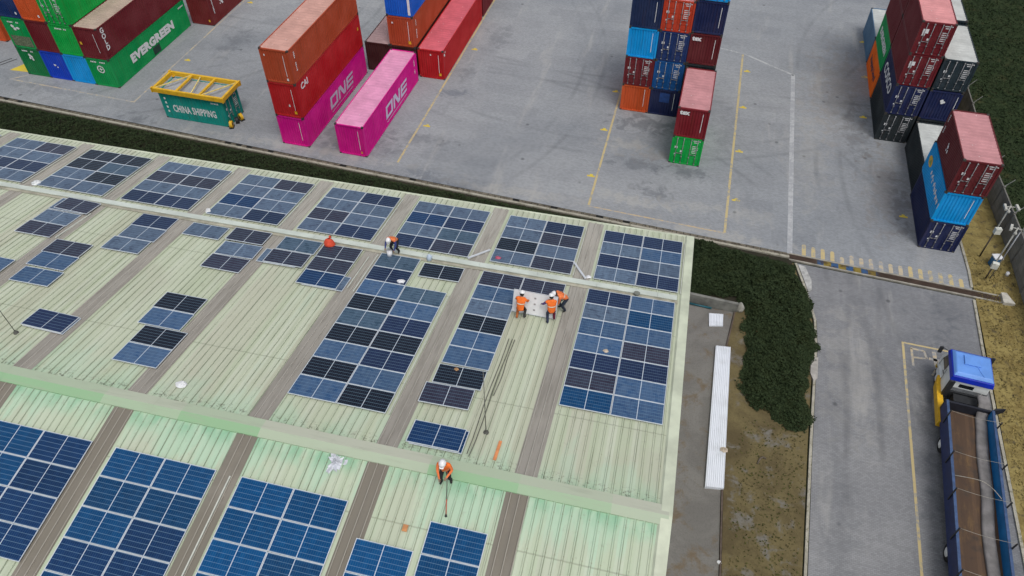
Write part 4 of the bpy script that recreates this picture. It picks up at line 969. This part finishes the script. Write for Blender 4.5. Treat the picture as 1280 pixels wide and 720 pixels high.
for sx in (-1, 1):
    for sy in (-1, 1):
        b = MB(); b.box((sx*3.0-.1, sy*1.2-.09, 0), (sx*3.0+.1, sy*1.2+.09, .03)); b.box((sx*(x+.1)-.06, sy*y-.13, .0), (sx*(x+.1)+.06, sy*y+.13, .44)); b.build('corner_foot', YELLOW, fr)
for k, (dx, dy, lb) in enumerate(((.12, -1.12, 'yellow lashing stand on the ground at the near corner of the teal container'), (.35, .1, 'yellow lashing stand leaning by the doors of the teal container'))):
    st = empty('lashing_stand', (-37.5+dx, 47.97+dy, 0), (0, 0, R(20+40*k)), lb, 'stand', 'yellow lashing stands')
    b = MB(); b.tube([(-.12, 0, .3), (.12, 0, .3)], .3, 14); b.build('drum', YELLOW, st)
    b = MB(); b.tube([(-.135, 0, .3), (-.121, 0, .3)], .12, 10); b.tube([(.121, 0, .3), (.135, 0, .3)], .12, 10); b.build('hub', DARK, st)
    b = MB(); b.box((-.2, -.3, 0), (.2, .3, .05)); b.build('base', DARK, st)
dk = empty('lashing_stand', (-37.25, 47.6, 0), (0, 0, R(30)), 'dark stand between the two yellow ones at the teal container', 'stand')
b = MB(); b.tube([(-.1, 0, .26), (.1, 0, .26)], .26, 14); b.build('drum', DARK, dk); b = MB(); b.box((-.17, -.24, 0), (.17, .24, .05)); b.build('base', RUBBER, dk)

# ------------------------------------------------------------------ perimeter wall, poles, bits
t = NT('precast wall'); v = t.coord(); s = t.sep(v)
a = t.mix(t.ramp(t.noise(v, .9, 5), .35, .7), (.2, .195, .175, 1), (.3, .29, .26, 1)); sm = t.math('ABSOLUTE', t.math('SUBTRACT', t.math('FRACT', t.math('DIVIDE', s[2], .5)), .5))
a = t.mix(t.ramp(sm, .46, .49, 0, .6), a, (.09, .085, .075, 1)); a = t.mix(t.ramp(t.noise(t.scale(v, (2, 2, .4)), 1.3, 5), .5, .75, 0, .5), a, (.11, .105, .09, 1))
WALLC = t.out(a, .9)
wl = empty('boundary_wall', (24.3, 50, 0), (0, 0, 0), 'grey precast concrete boundary wall along the grassy field', 'wall')
wpts = [(24.9, 28), (24.55, 37), (24.35, 46), (23.95, 52), (23.45, 58), (23.3, 66), (23.3, 78), (23.3, 92)]
b = MB(); pb = MB(); ab = MB(); rb = MB()
for k in range(len(wpts)-1):
    p, q = Vector(wpts[k]), Vector(wpts[k+1]); n = max(1, round((q-p).length/3))
    for i in range(n):
        a_, c_ = p+(q-p)*i/n, p+(q-p)*(i+1)/n
        b.bar((a_.x-24.3, a_.y-50+.07, 1.), (c_.x-24.3, c_.y-50-.07, 1.), .1, 2.)
        pb.box((a_.x-24.3-.09, a_.y-50-.07, -.05), (a_.x-24.3+.09, a_.y-50+.07, 2.12)); ab.bar((a_.x-24.3, a_.y-50, 2.1), (a_.x-24.3+.45, a_.y-50+.05, 2.75), .04, .04)
b.build('panel', WALLC, wl); pb.build('post', simple('wall post', (.17, .165, .15, 1), .9), wl); ab.build('arm', simple('wire arm', (.3, .3, .28, 1), .6), wl)
POLEW = simple('weathered cream paint', (.46, .46, .42, 1), .55, 0, .2)
def campole(x, y, h, zb, lb, n):
    e = empty('camera_pole', (x, y, 0), (0, 0, R(10*n)), lb, 'pole')
    b = MB(); b.tube([(0, 0, 0), (0, 0, zb)], .055, 8); b.build('lower_pole', simple('rusty pole', (.1, .08, .06, 1), .7), e, True)
    b = MB(); b.tube([(0, 0, zb), (0, 0, h)], .05, 8); b.build('pole', POLEW, e, True)
    b = MB(); b.box((-.2, -.34, zb-.1), (.2, -.06, zb+.35)); b.build('cabinet', simple('cream cabinet', (.6, .61, .55, 1), .5), e)
    b = MB(); b.bar((-.4, 0, h-.1), (.4, 0, h-.1), .05, .05); b.build('cross_arm', POLEW, e)
    for sx in (-1, 1):
        b = MB(); b.bar((sx*.38, .1, h+.02), (sx*.42, -.38, h-.06), .15, .15); b.bar((sx*.38, 0, h-.1), (sx*.38, 0, h), .06, .06); b.build('camera', POLEW, e)
    b = MB(); b.ball((0, -.1, h-.42), .12, .12, .12, 10, 6); b.bar((0, 0, h-.36), (0, -.14, h-.36), .05, .05); b.build('dome_camera', POLEW, e, True)
campole(22.24, 46.09, 4.7, 2.5, 'slim white camera pole with cream cabinet beside the front container stack', 1)
campole(22.28, 43.8, 4.75, 1.35, 'white camera pole nearer the trench drain with cabinet low on it', -1)
tag((lambda b: (b.tube([(0, 0, 0), (0, 0, 4.3)], .045, 8), b.build('steel_pole', STEEL, None, True, (22.62, 43.95, 0)))[1])(MB()), 'plain grey steel pole right behind the camera pole by the drain', 'pole')
e = empty('storage_bin', (23.0, 45.4, 0), (0, 0, R(15)), 'blue bin with white lid on the verge against the wall', 'bin')
b = MB(); b.box((-.26, -.22, 0), (.26, .22, .75)); b.build('bin_body', simple('blue bin', (.04, .16, .34, 1), .6), e); b = MB(); b.box((-.3, -.26, .752), (.3, .26, .83)); b.build('lid', WHITE, e)
b = MB(); b.tube([(0, 0, 0), (0, 0, .3)], .12, 8); tag(b.build('marker_stub', WHITE, None, True, (23.75, 44.5, 0)), 'small white stub post on the verge near the wall foot', 'post')

# low wall at the end of the path, pipe, white sheets
tag((lambda b: (b.box((-1.75, -.1, -.1), (1.75, .1, .75)), b.build('low_wall', simple('stained low wall', (.2, .2, .18, 1), .9, 0, .4, 1.5), None, False, (4.05, 36.4, 0), (0, 0, R(-3))))[1])(MB()), 'low stained concrete wall at the hedge foot beside the warehouse', 'wall')
b = MB(); b.ball((0, 0, .0), .28, .28, .7, 8, 6, 0, 0); b.v = [(x*(1+.2*math.sin(7*z)), y, z) for x, y, z in b.v]
tag(b.build('boulder', CONC, None, True, (5.95, 36.5, 0)), 'pale rough stone at the end of the low wall', 'stone')
b = MB(); b.tube([(-.95, 0, 0), (.95, 0, 0)], .07, 10); tag(b.build('pipe', simple('teal pipe', (.012, .085, .11, 1), .5), None, True, (3.2, 36.15, .08), (0, 0, R(-3))), 'teal pipe lying along the foot of the low wall', 'pipe')
t = NT('white profiled sheet'); v = t.coord()
WS = t.out(t.mix(t.ramp(t.noise(v, 1.3, 5), .45, .75, 0, .4), (.72, .75, .8, 1), (.5, .52, .54, 1)), .5)
def sheet_stack(pts, n, label):
    """flat stack of ribbed sheets: pts = near-left, near-right, far-right, far-left"""
    c = sum((Vector(p) for p in pts), Vector((0, 0)))/4; e = empty('metal_sheets', (c.x, c.y, 0), (0, 0, 0), label, 'metal sheets')
    for k in range(n):
        b = MB(); z = .03+k*.055; A, B, C_, D = [Vector(p)-c for p in pts]; m = 9; off = Vector((random.uniform(-.03, .03), random.uniform(-.05, .05)))
        for i in range(m):
            for (s0, s1, h0, h1) in ((0, .55, 0, 0), (.55, .68, 0, .035), (.68, .87, .035, .035), (.87, 1, .035, 0)):
                t0, t1 = (i+s0)/m, (i+s1)/m
                p0, p1 = A.lerp(B, t0)+off, A.lerp(B, t1)+off; q0, q1 = D.lerp(C_, t0)+off, D.lerp(C_, t1)+off
                b.poly([(*p0, z+h0), (*p1, z+h1), (*q1, z+h1), (*q0, z+h0)])
        b.poly([(*(A+off), z), (*(D+off), z), (*(D+off), z-.05), (*(A+off), z-.05)]); b.poly([(*(B+off), z), (*(B+off), z-.05), (*(C_+off), z-.05), (*(C_+off), z)]); b.poly([(*(A+off), z-.05), (*(B+off), z-.05), (*(B+off), z), (*(A+off), z)])
        b.build('sheet', WS, e)
sheet_stack(((4.86, 22.65), (5.86, 22.8), (5.58, 32.95), (4.66, 32.85)), 4, 'long stack of white ribbed metal sheets lying on the path')
sheet_stack(((4.12, 34.5), (5.0, 34.7), (4.95, 35.75), (4.02, 35.6)), 2, 'short piece of white ribbed sheet by the low wall')
tag((lambda b: b.build('cloth', simple('buff cloth', (.5, .42, .33, 1), .9), None, False, (5.72, 25.2, .22)))(crumple(.22, .12, None, seed=21)), 'buff cloth dropped on the edge of the white sheets', 'cloth')
tag((lambda b: b.build('litter', WHITE, None, False, (5.95, 18.6, .0)))(crumple(.12, .1, None, seed=23)), 'scrap of white litter on the path kerb near the bottom', 'litter')
b = MB(); b.tube([(0, 0, 0), (.12, .35, .05), (.28, .5, .06), (.45, .45, .03)], .05, 7); tag(b.build('bent_hose', simple('brown hose', (.1, .08, .06, 1), .8), None, True, (7.6, 24.9, .02)), 'curved dark offcut lying in the brown dirt strip', 'hose')

# ------------------------------------------------------------------ truck
HD = R(-3.7)
tr = empty('flatbed_truck', (18.1, 20.5, 0), (0, 0, HD), 'blue and white flatbed truck with empty wooden bed parked on the road', 'truck')
TB = simple('truck blue', (.004, .025, .42, 1), .4, 0, .15, 1.5); TW = simple('truck white', (.76, .79, .78, 1), .4, 0, .1, 1.5); TBL = simple('faded roof blue', (.13, .3, .72, 1), .45, 0, .12, 1.2)
NAVYW = simple('bed side navy', (.012, .028, .12, 1), .5, 0, .2); INB = simple('bed side blue', (.012, .2, .5, 1), .55, 0, .2, 1.2); GLASS = simple('cab glass', (.01, .013, .016, 1), .1, 0, .1)
b = MB()
for sx in (-1, 1): b.box((sx*.45-.06, -20, .62), (sx*.45+.06, 13.3, .9))
b.box((-.5, 12.6, .5), (.5, 13.6, .95)); b.build('chassis', DARK, tr)
# cab: chamfered shell built from profile loops
def cabshell():
    b = MB(); y0, y1 = 11.45, 13.75
    prof = [(y0, .95), (y1+.12, .7), (y1+.16, 1.25), (y1+.1, 1.55), (y1-.28, 2.45), (y1-.4, 2.55), (y0+.05, 2.55), (y0, 2.48)]
    for sx in (-1, 1):
        pts = [(sx*(1.13 if z < 2 else 1.04), y, z) for y, z in prof]; b.poly(pts if sx < 0 else pts[::-1])
    n = len(prof)
    for i in range(n):
        (ya, za), (yb, zb) = prof[i], prof[(i+1) % n]; wa, wb = (1.13 if za < 2 else 1.04), (1.13 if zb < 2 else 1.04)
        b.poly([(-wa, ya, za), (wa, ya, za), (wb, yb, zb), (-wb, yb, zb)])
    return b
cab = cabshell().build('cab', TW, tr)
b = MB(); y1 = 13.75
b.poly([(-1.0, y1+.105, 1.58), (1.0, y1+.105, 1.58), (.95, y1-.255, 2.4), (-.95, y1-.255, 2.4)]); b.build('windscreen', GLASS, cab)
for sx in (-1, 1):
    b = MB(); pts = [(sx*1.136, 12.6, 1.6), (sx*1.136, 13.6, 1.6), (sx*1.075, 13.35, 2.3), (sx*1.075, 12.6, 2.3)]; b.poly(pts if sx > 0 else pts[::-1]); b.build('side_window', GLASS, cab)
    b = MB(); b.bar((sx*1.14, 12.45, 1.45), (sx*1.14, 12.75, 1.45), .03, .04); b.build('door_handle', DARK, cab)
    b = MB(); b.bar((sx*1.1, 13.7, 2.2), (sx*1.42, 13.85, 2.25), .03, .03); b.box((sx*1.42-.1, 13.8, 1.75), (sx*1.42+.1, 13.9, 2.25)); b.build('mirror', DARK, cab)
b = MB(); b.poly([(-.5, 11.443, 1.7), (-.5, 11.443, 2.0), (.3, 11.443, 2.0), (.3, 11.443, 1.7)]); b.build('rear_window', GLASS, cab)
b = MB()   # blue roof fairing: a rim and a crowned top, edges rounded
b.hexa([(-1.16, 11.33, 2.25), (1.16, 11.33, 2.25), (1.16, 13.6, 2.3), (-1.16, 13.6, 2.3), (-1.1, 11.4, 2.62), (1.1, 11.4, 2.62), (1.09, 13.5, 2.6), (-1.09, 13.5, 2.6)], 1)
b.hexa([(-1.08, 11.44, 2.621), (1.08, 11.44, 2.621), (1.06, 13.45, 2.601), (-1.06, 13.45, 2.601), (-.94, 11.62, 2.8), (.94, 11.62, 2.8), (.9, 13.2, 2.79), (-.9, 13.2, 2.79)], 0)
cr = b.build('cab_roof', [TBL, TB], cab); bv = cr.modifiers.new('round', 'BEVEL'); bv.width = .05; bv.segments = 3
b = MB(); b.box((-1.12, 11.2, .95), (-.86, 11.43, 2.3)); b.box((.86, 11.2, .95), (1.12, 11.43, 1.6)); b.build('air_intake', DARK, cab)
b = MB(); b.poly([(-.8, 11.441, 1.36), (-.8, 11.441, 1.62), (.8, 11.441, 1.62), (.8, 11.441, 1.36)]); b.build('rear_panel', simple('grey cab panel', (.2, .21, .22, 1), .6), cab)
for x in (-1.142, 1.142):
    b = MB(); b.bar((x, 12.35, 1.0), (x, 12.35, 2.0), .012, .02); b.bar((x, 13.62, 1.0), (x, 13.55, 1.7), .012, .02); b.build('door_seam', DARK, cab)
b = MB(); b.box((-.5, 12.3, 2.803), (.35, 13.0, 2.87)); b.bar((.2, 12.3, 2.81), (.5, 11.62, 2.81), .04, .03); b.build('roof_hatch', TBL, cr)
b = MB(); b.box((-1.0, 11.3, 1.0), (1.0, 11.44, 1.35)); b.box((-.6, 10.7, .75), (.7, 11.25, 1.3)); b.build('engine_cover', DARK, tr)
b = MB(); b.box((-1.1, 13.85, .35), (1.1, 14.0, .75)); b.build('bumper', simple('bumper yellow', (.6, .4, .03, 1), .5), tr)
for sx in (-1, 1):
    b = MB(); b.box((sx*.85-.16, 14.0, .48), (sx*.85+.16, 14.03, .66)); b.build('headlight', simple('headlight', (.7, .72, .72, 1), .2), tr)
def wheel(x, y, dual=False):
    b = MB(); w_ = .3 if not dual else .55; b.tube([(x-w_/2, y, .5), (x-w_/2+.04, y, .5), (x+w_/2-.04, y, .5), (x+w_/2, y, .5)], [.44, .5, .5, .44], 20)
    o = b.build('wheel', RUBBER, tr, False)
    sx = -1 if x < 0 else 1; h = MB(); e_ = sx*(abs(x)+w_/2); h.tube([(e_-sx*.02, y, .5), (e_+sx*.02, y, .5), (e_+sx*.07, y, .5)], [.27, .25, .12], 16); h.build('hub', WHITE, o, False)
for y in (12.9, 8.0, 1.3, -6, -7.3):
    for sx in (-1, 1): wheel(sx*(.98 if y > 10 else .88), y, y < 12)
b = MB(); b.box((-1.36, 9.2, .5), (-1.04, 12.05, .98)); b.hexa([(-1.36, 12.06, .5), (-1.02, 12.06, .5), (-1.02, 12.6, .9), (-1.3, 12.6, .9), (-1.36, 12.06, .98), (-1.02, 12.06, .95), (-1.02, 12.6, 1.1), (-1.3, 12.6, 1.1)]); b.build('side_guard', YELLOW, tr)
b = MB(); b.box((1.04, 8.9, .45), (1.2, 12.05, .95)); b.build('side_guard', YELLOW, tr)
b = MB(); b.box((-1.18, 12.45, .6), (-1.0, 13.4, 1.1)); b.build('wheel_arch', TW, tr)
# bed
YB0, YB1 = -14., 10.2
t = NT('plywood bed floor'); v = t.coord(); s = t.sep(v)
pl = t.n('ShaderNodeTexWhiteNoise', noise_dimensions='1D'); t.l(t.math('FLOOR', t.math('DIVIDE', s[0], .2)), pl.inputs['W'])
a = t.mix(pl.outputs['Value'], (.075, .045, .028, 1), (.12, .072, .042, 1)); a = t.mix(t.ramp(t.noise(t.scale(v, (2, .5, 1)), 1.1, 6, .7), .5, .7, 0, .55), a, (.2, .12, .045, 1)); a = t.mix(t.ramp(t.noise(v, 1.5, 5), .5, .72, 0, .7), a, (.045, .036, .03, 1))
BEDM = t.out(a, .8)
b = MB(); b.box((-1.15, YB0, 1.0), (1.15, YB1-.1, 1.12)); b.build('bed_floor', BEDM, tr)
for sx, m in ((-1, NAVYW), (1, INB)):
    b = MB(); b.box((sx*1.2-.05, YB0, .8), (sx*1.2+.05, YB1-.1, 1.92)); bb = b.build('side_board', m, tr)
    b = MB(); b.box((sx*1.2-.07, YB0, 1.92), (sx*1.2+.07, YB1-.1, 1.96)); b.build('top_rail', simple('pale rail', (.05, .09, .19, 1), .5), bb)
b = MB(); b.box((-1.25, YB1-.08, .9), (1.25, YB1+.05, 1.75)); b.hexa([(1.26, YB1-.06, 1.3), (1.75, YB1-.02, 1.9), (1.75, YB1+.03, 1.95), (1.26, YB1+.04, 1.4), (1.26, YB1-.06, 1.9), (1.75, YB1-.02, 2.2), (1.75, YB1+.03, 2.2), (1.26, YB1+.04, 2.0)]); b.build('bulkhead', simple('black bulkhead', (.015, .017, .025, 1), .6), tr)
for y in (8.9, 6.2, 3.9, 1.6, -.6, -3):
    for sx in (-1, 1):
        b = MB(); b.bar((sx*1.27, y, 1.3), (sx*1.3, y, 2.5), .05, .07); b.build('stake', DARK, tr)
    b = MB(); pts = [(-1.3+2.6*i/8, y, 2.48-.12*math.sin(math.pi*i/8)) for i in range(9)]; b.tube(pts, .009, 5); b.build('rope', simple('pale rope', (.34, .32, .27, 1), .8), tr, True)
b = MB(); pts = [(-1.2+2.5*i/10, 5.1-1.0*(max(0, i-5)/5)**2, 1.85+.15*math.sin(math.pi*i/10)) for i in range(11)]; b.tube(pts, .018, 5); b.build('rope', simple('pale rope', (.34, .32, .27, 1), .8), tr, True)
# folded tarpaulin along the right side of the bed: its own thing
b = MB(); rr = random.Random(4); n = 40; rows = []
for i in range(n+1):
    y = YB1+.9-(YB1+.9-YB0)*i/n; dx = .06*math.sin(i*.8)+.1*math.sin(i*.23+1); wz = .1*abs(math.sin(i*.9))
    over = 1.0 if y > YB1-.2 else 0
    rows.append([(x+dx*.7, y, 1.14+zz+(1.0 if over else 0)*.62) for x, zz in ((.42, 0), (.43, .1+wz*.2), (.56, .12+wz*.3), (.74, .1+wz*.3), (.88, .13+wz*.2), (1.02, .1), (1.03, 0))])
for r_ in rows: b.v += r_
for i in range(n):
    for j in range(6): b.f.append((i*7+j, i*7+j+1, (i+1)*7+j+1, (i+1)*7+j)); b.m.append(0)
tp = b.build('tarpaulin', simple('grey tarpaulin', (.2, .19, .185, 1), .85, 0, .3, 1.6), None, True, (18.1, 20.5, 0), (0, 0, HD)); tag(tp, 'folded grey tarpaulin lying along the right side of the truck bed', 'tarpaulin')

# ------------------------------------------------------------------ people
def V(*a): return Vector(a)
SKIN = simple('skin', (.34, .19, .12, 1), .6, 0, .05); HAT = simple('white hard hat', (.78, .78, .78, 1), .35, 0, .03)
def person(loc, heading, label, pose, vest, sleeve, legs, legs2=None, rot=None, boots=(.03, .028, .026, 1)):
    """pose: dict of joints (x right, y forward, z up). One skinned body mesh; hard hat and hair as children."""
    J = {k: Vector(v) for k, v in pose.items()}
    e = empty('person', loc, (0, 0, heading), label, 'person', 'workers on the roof')
    bones = [('pelvis', 'belly', .165, .175, 'V'), ('belly', 'chest', .175, .195, 'V'), ('chest', 'neck', .195, .062, 'V'), ('neck', 'head', .058, .095, 'K'), ('head', 'crown', .1, .08, 'K')]
    for s_ in 'LR':
        bones += [('chest', 'sho'+s_, .13, .085, 'V'), ('sho'+s_, 'elb'+s_, .08, .058, 'S'), ('elb'+s_, 'wri'+s_, .058, .038, 'S'), ('wri'+s_, 'hand'+s_, .034, .036, 'K'),
                  ('pelvis', 'hip'+s_, .14, .115, 'T'), ('hip'+s_, 'kne'+s_, .115, .08, 'T'+s_), ('kne'+s_, 'ank'+s_, .08, .06, 'T'+s_), ('ank'+s_, 'toe'+s_, .05, .042, 'B')]
    names = ['pelvis']+[b_[1] for b_ in bones]; rad = {'pelvis': .16}
    for b_ in bones: rad[b_[1]] = b_[3]
    idx = {n: i for i, n in enumerate(names)}
    me = bpy.data.meshes.new('body'); me.from_pydata([tuple(J[n]) for n in names], [(idx[b_[0]], idx[b_[1]]) for b_ in bones], [])
    o = bpy.data.objects.new('body', me); col.objects.link(o); md = o.modifiers.new('skin', 'SKIN'); md.use_smooth_shade = True
    for n in names:
        sv = me.skin_vertices[0].data[idx[n]]; sv.radius = (rad[n], rad[n]*(.8 if n in ('belly', 'chest') else 1)); sv.use_root = n == 'pelvis'
    sb = o.modifiers.new('sub', 'SUBSURF'); sb.levels = 1; sb.render_levels = 1
    dg = bpy.context.evaluated_depsgraph_get(); full = bpy.data.meshes.new_from_object(o.evaluated_get(dg)); bpy.data.objects.remove(o)
    full.materials.clear(); bm = bmesh.new(); bm.from_mesh(full)
    midx = {'V': 0, 'S': 1, 'TL': 2, 'T': 2, 'TR': 3, 'K': 4, 'B': 5}
    for f in bm.faces:
        c = f.calc_center_median(); best = (9, 0)
        for b_ in bones:
            a_, q_ = J[b_[0]], J[b_[1]]; ab = q_-a_; t_ = max(0, min(1, (c-a_).dot(ab)/max(1e-9, ab.length_squared))); r_ = b_[2]*(1-t_)+b_[3]*t_; dd = (c-a_-ab*t_).length-r_
            if dd < best[0]: best = (dd, midx[b_[4]])
        f.material_index = best[1]
    # fingers, thumb, nose, ears, eyes: welded into the same body mesh
    x = MB()
    for s_ in 'LR':
        h, w_ = J['hand'+s_], J['wri'+s_]; dr = (h-w_).normalized(); sd = dr.cross(V(0, 0, 1)); sd = sd.normalized() if sd.length > .1 else V(1, 0, 0); dn = sd.cross(dr)
        if dn.z > 0: dn = -dn
        for k, (off, ln) in enumerate(((-.03, .075), (-.01, .085), (.01, .08), (.03, .062))):
            p0 = h+sd*off; p1 = p0+dr*ln*.55+dn*.008; p2 = p1+(dr*.6+dn*.8).normalized()*ln*.5; x.tube([p0-dr*.02, p1, p2], [.011, .0095, .008], 6, 4)
        sg = 1 if s_ == 'L' else -1; x.tube([w_.lerp(h, .45), w_.lerp(h, .75)+sd*sg*.045, h+sd*sg*.055+dn*.02], [.012, .011, .009], 6, 4)
    hd = J['head']; fw = (J['face']-hd).normalized(); upv = (J['crown']-J['neck']).normalized(); rt = fw.cross(upv).normalized()
    x.tube([hd+fw*.085+upv*.02, hd+fw*.115-upv*.012, hd+fw*.09-upv*.022], [.008, .016, .012], 6, 4)
    for q_ in (-1, 1):
        p_ = hd+rt*q_*.092-fw*.005; x.tube([p_-upv*.03, p_+upv*.03], [.012, .016], 6, 4); p_ = hd+rt*q_*.034+fw*.082+upv*.022; x.ball(p_, .011, .011, .008, 6, 4, 5)
    p_ = hd+fw*.085-upv*.045; x.tube([p_-rt*.022, p_+rt*.022], .006, 5, 6)
    m2 = x.mesh('x', True); bm2 = bmesh.new(); bm2.from_mesh(m2)
    
    bm.from_mesh(m2)
    bm.to_mesh(full); bm.free(); bm2.free()
    mats = [simple('vest '+str(vest), vest, .75, 0, .15, 9.), simple('cloth '+str(sleeve), sleeve, .8, 0, .15, 6.), simple('cloth '+str(legs), legs, .85, 0, .2, 6.), simple('cloth '+str(legs2 or legs), legs2 or legs, .85, 0, .2, 6.), SKIN, simple('boots', boots, .8), simple('lips', (.22, .08, .07, 1), .6)]
    body = link('body', full, mats, e)
    for p_ in full.polygons: p_.use_smooth = True
    # hard hat
    b = MB(); n = 14; q = Matrix((rt, fw, upv)).transposed()
    b.ball((0, 0, 0), .128, .145, .125, 14, 7, 0, 0); b.tube([(0, 0, -.012), (0, 0, .008)], [.135, .135], 16)
    b.v = [(x_, y_*(1.12 if z_ < .01 else 1), z_) for x_, y_, z_ in b.v]; b.poly([(-.09, .12, -.004), (.09, .12, -.004), (.06, .2, -.012), (-.06, .2, -.012)])
    b.v = [tuple(hd+upv*.055+q@Vector(v_)) for v_ in b.v]; b.build('hard_hat', HAT, e, True)
    # reflective bands on the vest
    ch, bl_ = J['chest'], J['belly']; ax = (ch-bl_).normalized(); b = MB(); c_ = bl_.lerp(ch, .4)
    b.tube([c_-ax*.025, c_+ax*.025], [.2, .204], 16, caps=False); b.build('reflective_band', simple('reflective tape', (.62, .62, .5, 1), .4), e, True)
    hb = MB(); hb.ball(hd-fw*.02+upv*.0, .103, .1, .1, 12, 6); hb.build('hair', simple('black hair', (.012, .01, .009, 1), .7), e, True)
    return e
def pose(lean=0., crouch=0., handL=(-.25, .35, .9), handR=(.25, .35, .9), look=-.3, stance=.16, step=.0):
    """lean in radians forward from the hips, crouch lowers the pelvis"""
    pz = .93-crouch; back = -.12*math.sin(lean)-crouch*.28
    J = {'pelvis': (0, back, pz)}
    d_ = lambda l, y=0., x=0.: (x, back+l*math.sin(lean), pz+l*math.cos(lean))
    J['belly'] = d_(.2); J['chest'] = d_(.38); J['neck'] = d_(.55)
    la = lean+.15; nk = Vector(J['neck']); hd = nk+V(0, math.sin(la), math.cos(la))*.15; J['head'] = hd; J['crown'] = hd+V(0, math.sin(la), math.cos(la))*.07
    J['face'] = hd+V(0, math.cos(la-look*0), -math.sin(la))*.1
    for s_, sx, hnd in (('L', -1, handL), ('R', 1, handR)):
        J['sho'+s_] = Vector(d_(.47))+V(sx*.2, 0, 0); S = J['sho'+s_]; H_ = Vector(hnd); dv = H_-S; L_ = dv.length
        mx = .56
        if L_ > mx: H_ = S+dv*(mx/L_); dv = H_-S; L_ = mx
        mid = (S+H_)/2; bend = math.sqrt(max(0, .29**2-(L_/2)**2)); J['elb'+s_] = mid+(V(sx*.6, -.5, -.35)).normalized()*bend
        J['wri'+s_] = H_; J['hand'+s_] = H_+(H_-J['elb'+s_]).normalized()*.075
        J['hip'+s_] = V(sx*.1, back, pz-.05); fy = step*sx; A = V(sx*stance, fy-.02, .08); J['ank'+s_] = A
        hp = J['hip'+s_]; dv = A-hp; L_ = min(dv.length, .84); bend = math.sqrt(max(0, .43**2-(L_/2)**2)); J['kne'+s_] = (hp+A)/2+V(sx*.15, 1, .15).normalized()*bend; J['toe'+s_] = A+V(sx*.04, .17, -.035)
    return J
ORG = (.85, .17, .02, 1); ORG2 = (.8, .2, .06, 1)
UPH = TH            # facing up-image (towards +w)
# left carrier, seen from behind
person(B2W(-5.07, 22.66, .03), UPH+R(-4), 'worker all in orange at left end of the carried panel, seen from behind', pose(.42, .12, (-.26, .5, .8), (.24, .5, .8), step=.06), ORG, (.7, .14, .02, 1), (.45, .14, .04, 1), (.05, .05, .05, 1))
person(B2W(-3.66, 22.8, .03), UPH+R(18), 'worker in orange vest and purple sleeves at the near right corner of the carried panel', pose(.35, .08, (-.42, .42, .8), (-.02, .45, .85), step=.1), ORG, (.1, .06, .2, 1), (.025, .035, .07, 1), (.13, .015, .04, 1))
person(B2W(-3.28, 23.85, .03), UPH+R(120), 'bending worker in orange at the far right end of the carried panel', pose(.95, .1, (-.25, .55, .6), (.2, .5, .6), step=.05), ORG2, (.55, .15, .06, 1), (.02, .03, .05, 1))
person(B2W(-12.42, 26.0, .14), UPH+R(170), 'worker in orange vest and blue sleeves bending over the walkway with a white bucket', pose(.95, .1, (-.2, .42, .55), (.26, .5, .62), step=.05), ORG2, (.04, .06, .22, 1), (.015, .015, .02, 1))
person(B2W(-5.6, 12.95, .09), UPH+R(184), 'worker in orange vest standing on the ridge cap and holding a long pole', pose(.3, .03, (-.16, .38, 1.0), (.12, .42, .85), step=.05), ORG, ORG2, (.02, .02, .024, 1))
# pole the ridge worker pushes
b = MB(); p, q = B2W(-5.42, 12.62, 1.0), B2W(-5.26, 11.72, .06); o = q.copy(); dr = (p-q); top = q+dr*1.18
b.tube([q-o, q+dr*.45-o], .02, 8, 0); b.tube([q+dr*.45-o, top-o], .017, 8, 1); b.tube([q-o-dr.normalized()*.02, q-o+V(0, 0, .02)+dr*.04], [.05, .03], 8, 2)
tag(b.build('pole', [simple('red pole', (.5, .09, .05, 1), .5), simple('dark pole', (.12, .1, .09, 1), .5), DARK], None, True, tuple(o)), 'long red and dark pole held by the worker on the ridge', 'pole')
# carried panel, standing on edge with its white back to us
r = panel(-4.52, 23.2, 'k', 'solar panel held upright by three workers, white back towards the ridge', .66)
r.rotation_euler = (Matrix.Rotation(TH+R(-1), 4, 'Z') @ Matrix.Rotation(R(-112), 4, 'X')).to_euler()
b = MB(); b.box((-PL/2+.026, -PW/2+.026, .001), (PL/2-.026, PW/2-.026, .0055)); bs = b.build('back_sheet', simple('white backsheet', (.72, .73, .74, 1), .6, 0, .08), r)
for y in (-.3, 0, .3):
    b = MB(); b.box((-.045, y-.035, -.022), (.045, y+.035, .0005)); b.build('junction_box', simple('grey box', (.3, .28, .28, 1), .6), bs)
# bucket
e = empty('bucket', B2W(-12.62, 25.62, .08), roofrot(25), 'white plastic bucket below the bending worker at the walkway', 'bucket')
b = MB(); b.tube([(0, 0, 0), (0, 0, .32), (0, 0, .33), (0, 0, .3), (0, 0, .05)], [.12, .15, .155, .14, .11], 14); b.build('pail', WHITE, e, True)
b = MB(); b.tube([(.15*math.cos(a_), 0, .32+.16*math.sin(a_)) for a_ in [math.pi*i/8 for i in range(9)]], .008, 5); b.build('handle', STEEL, e, True)
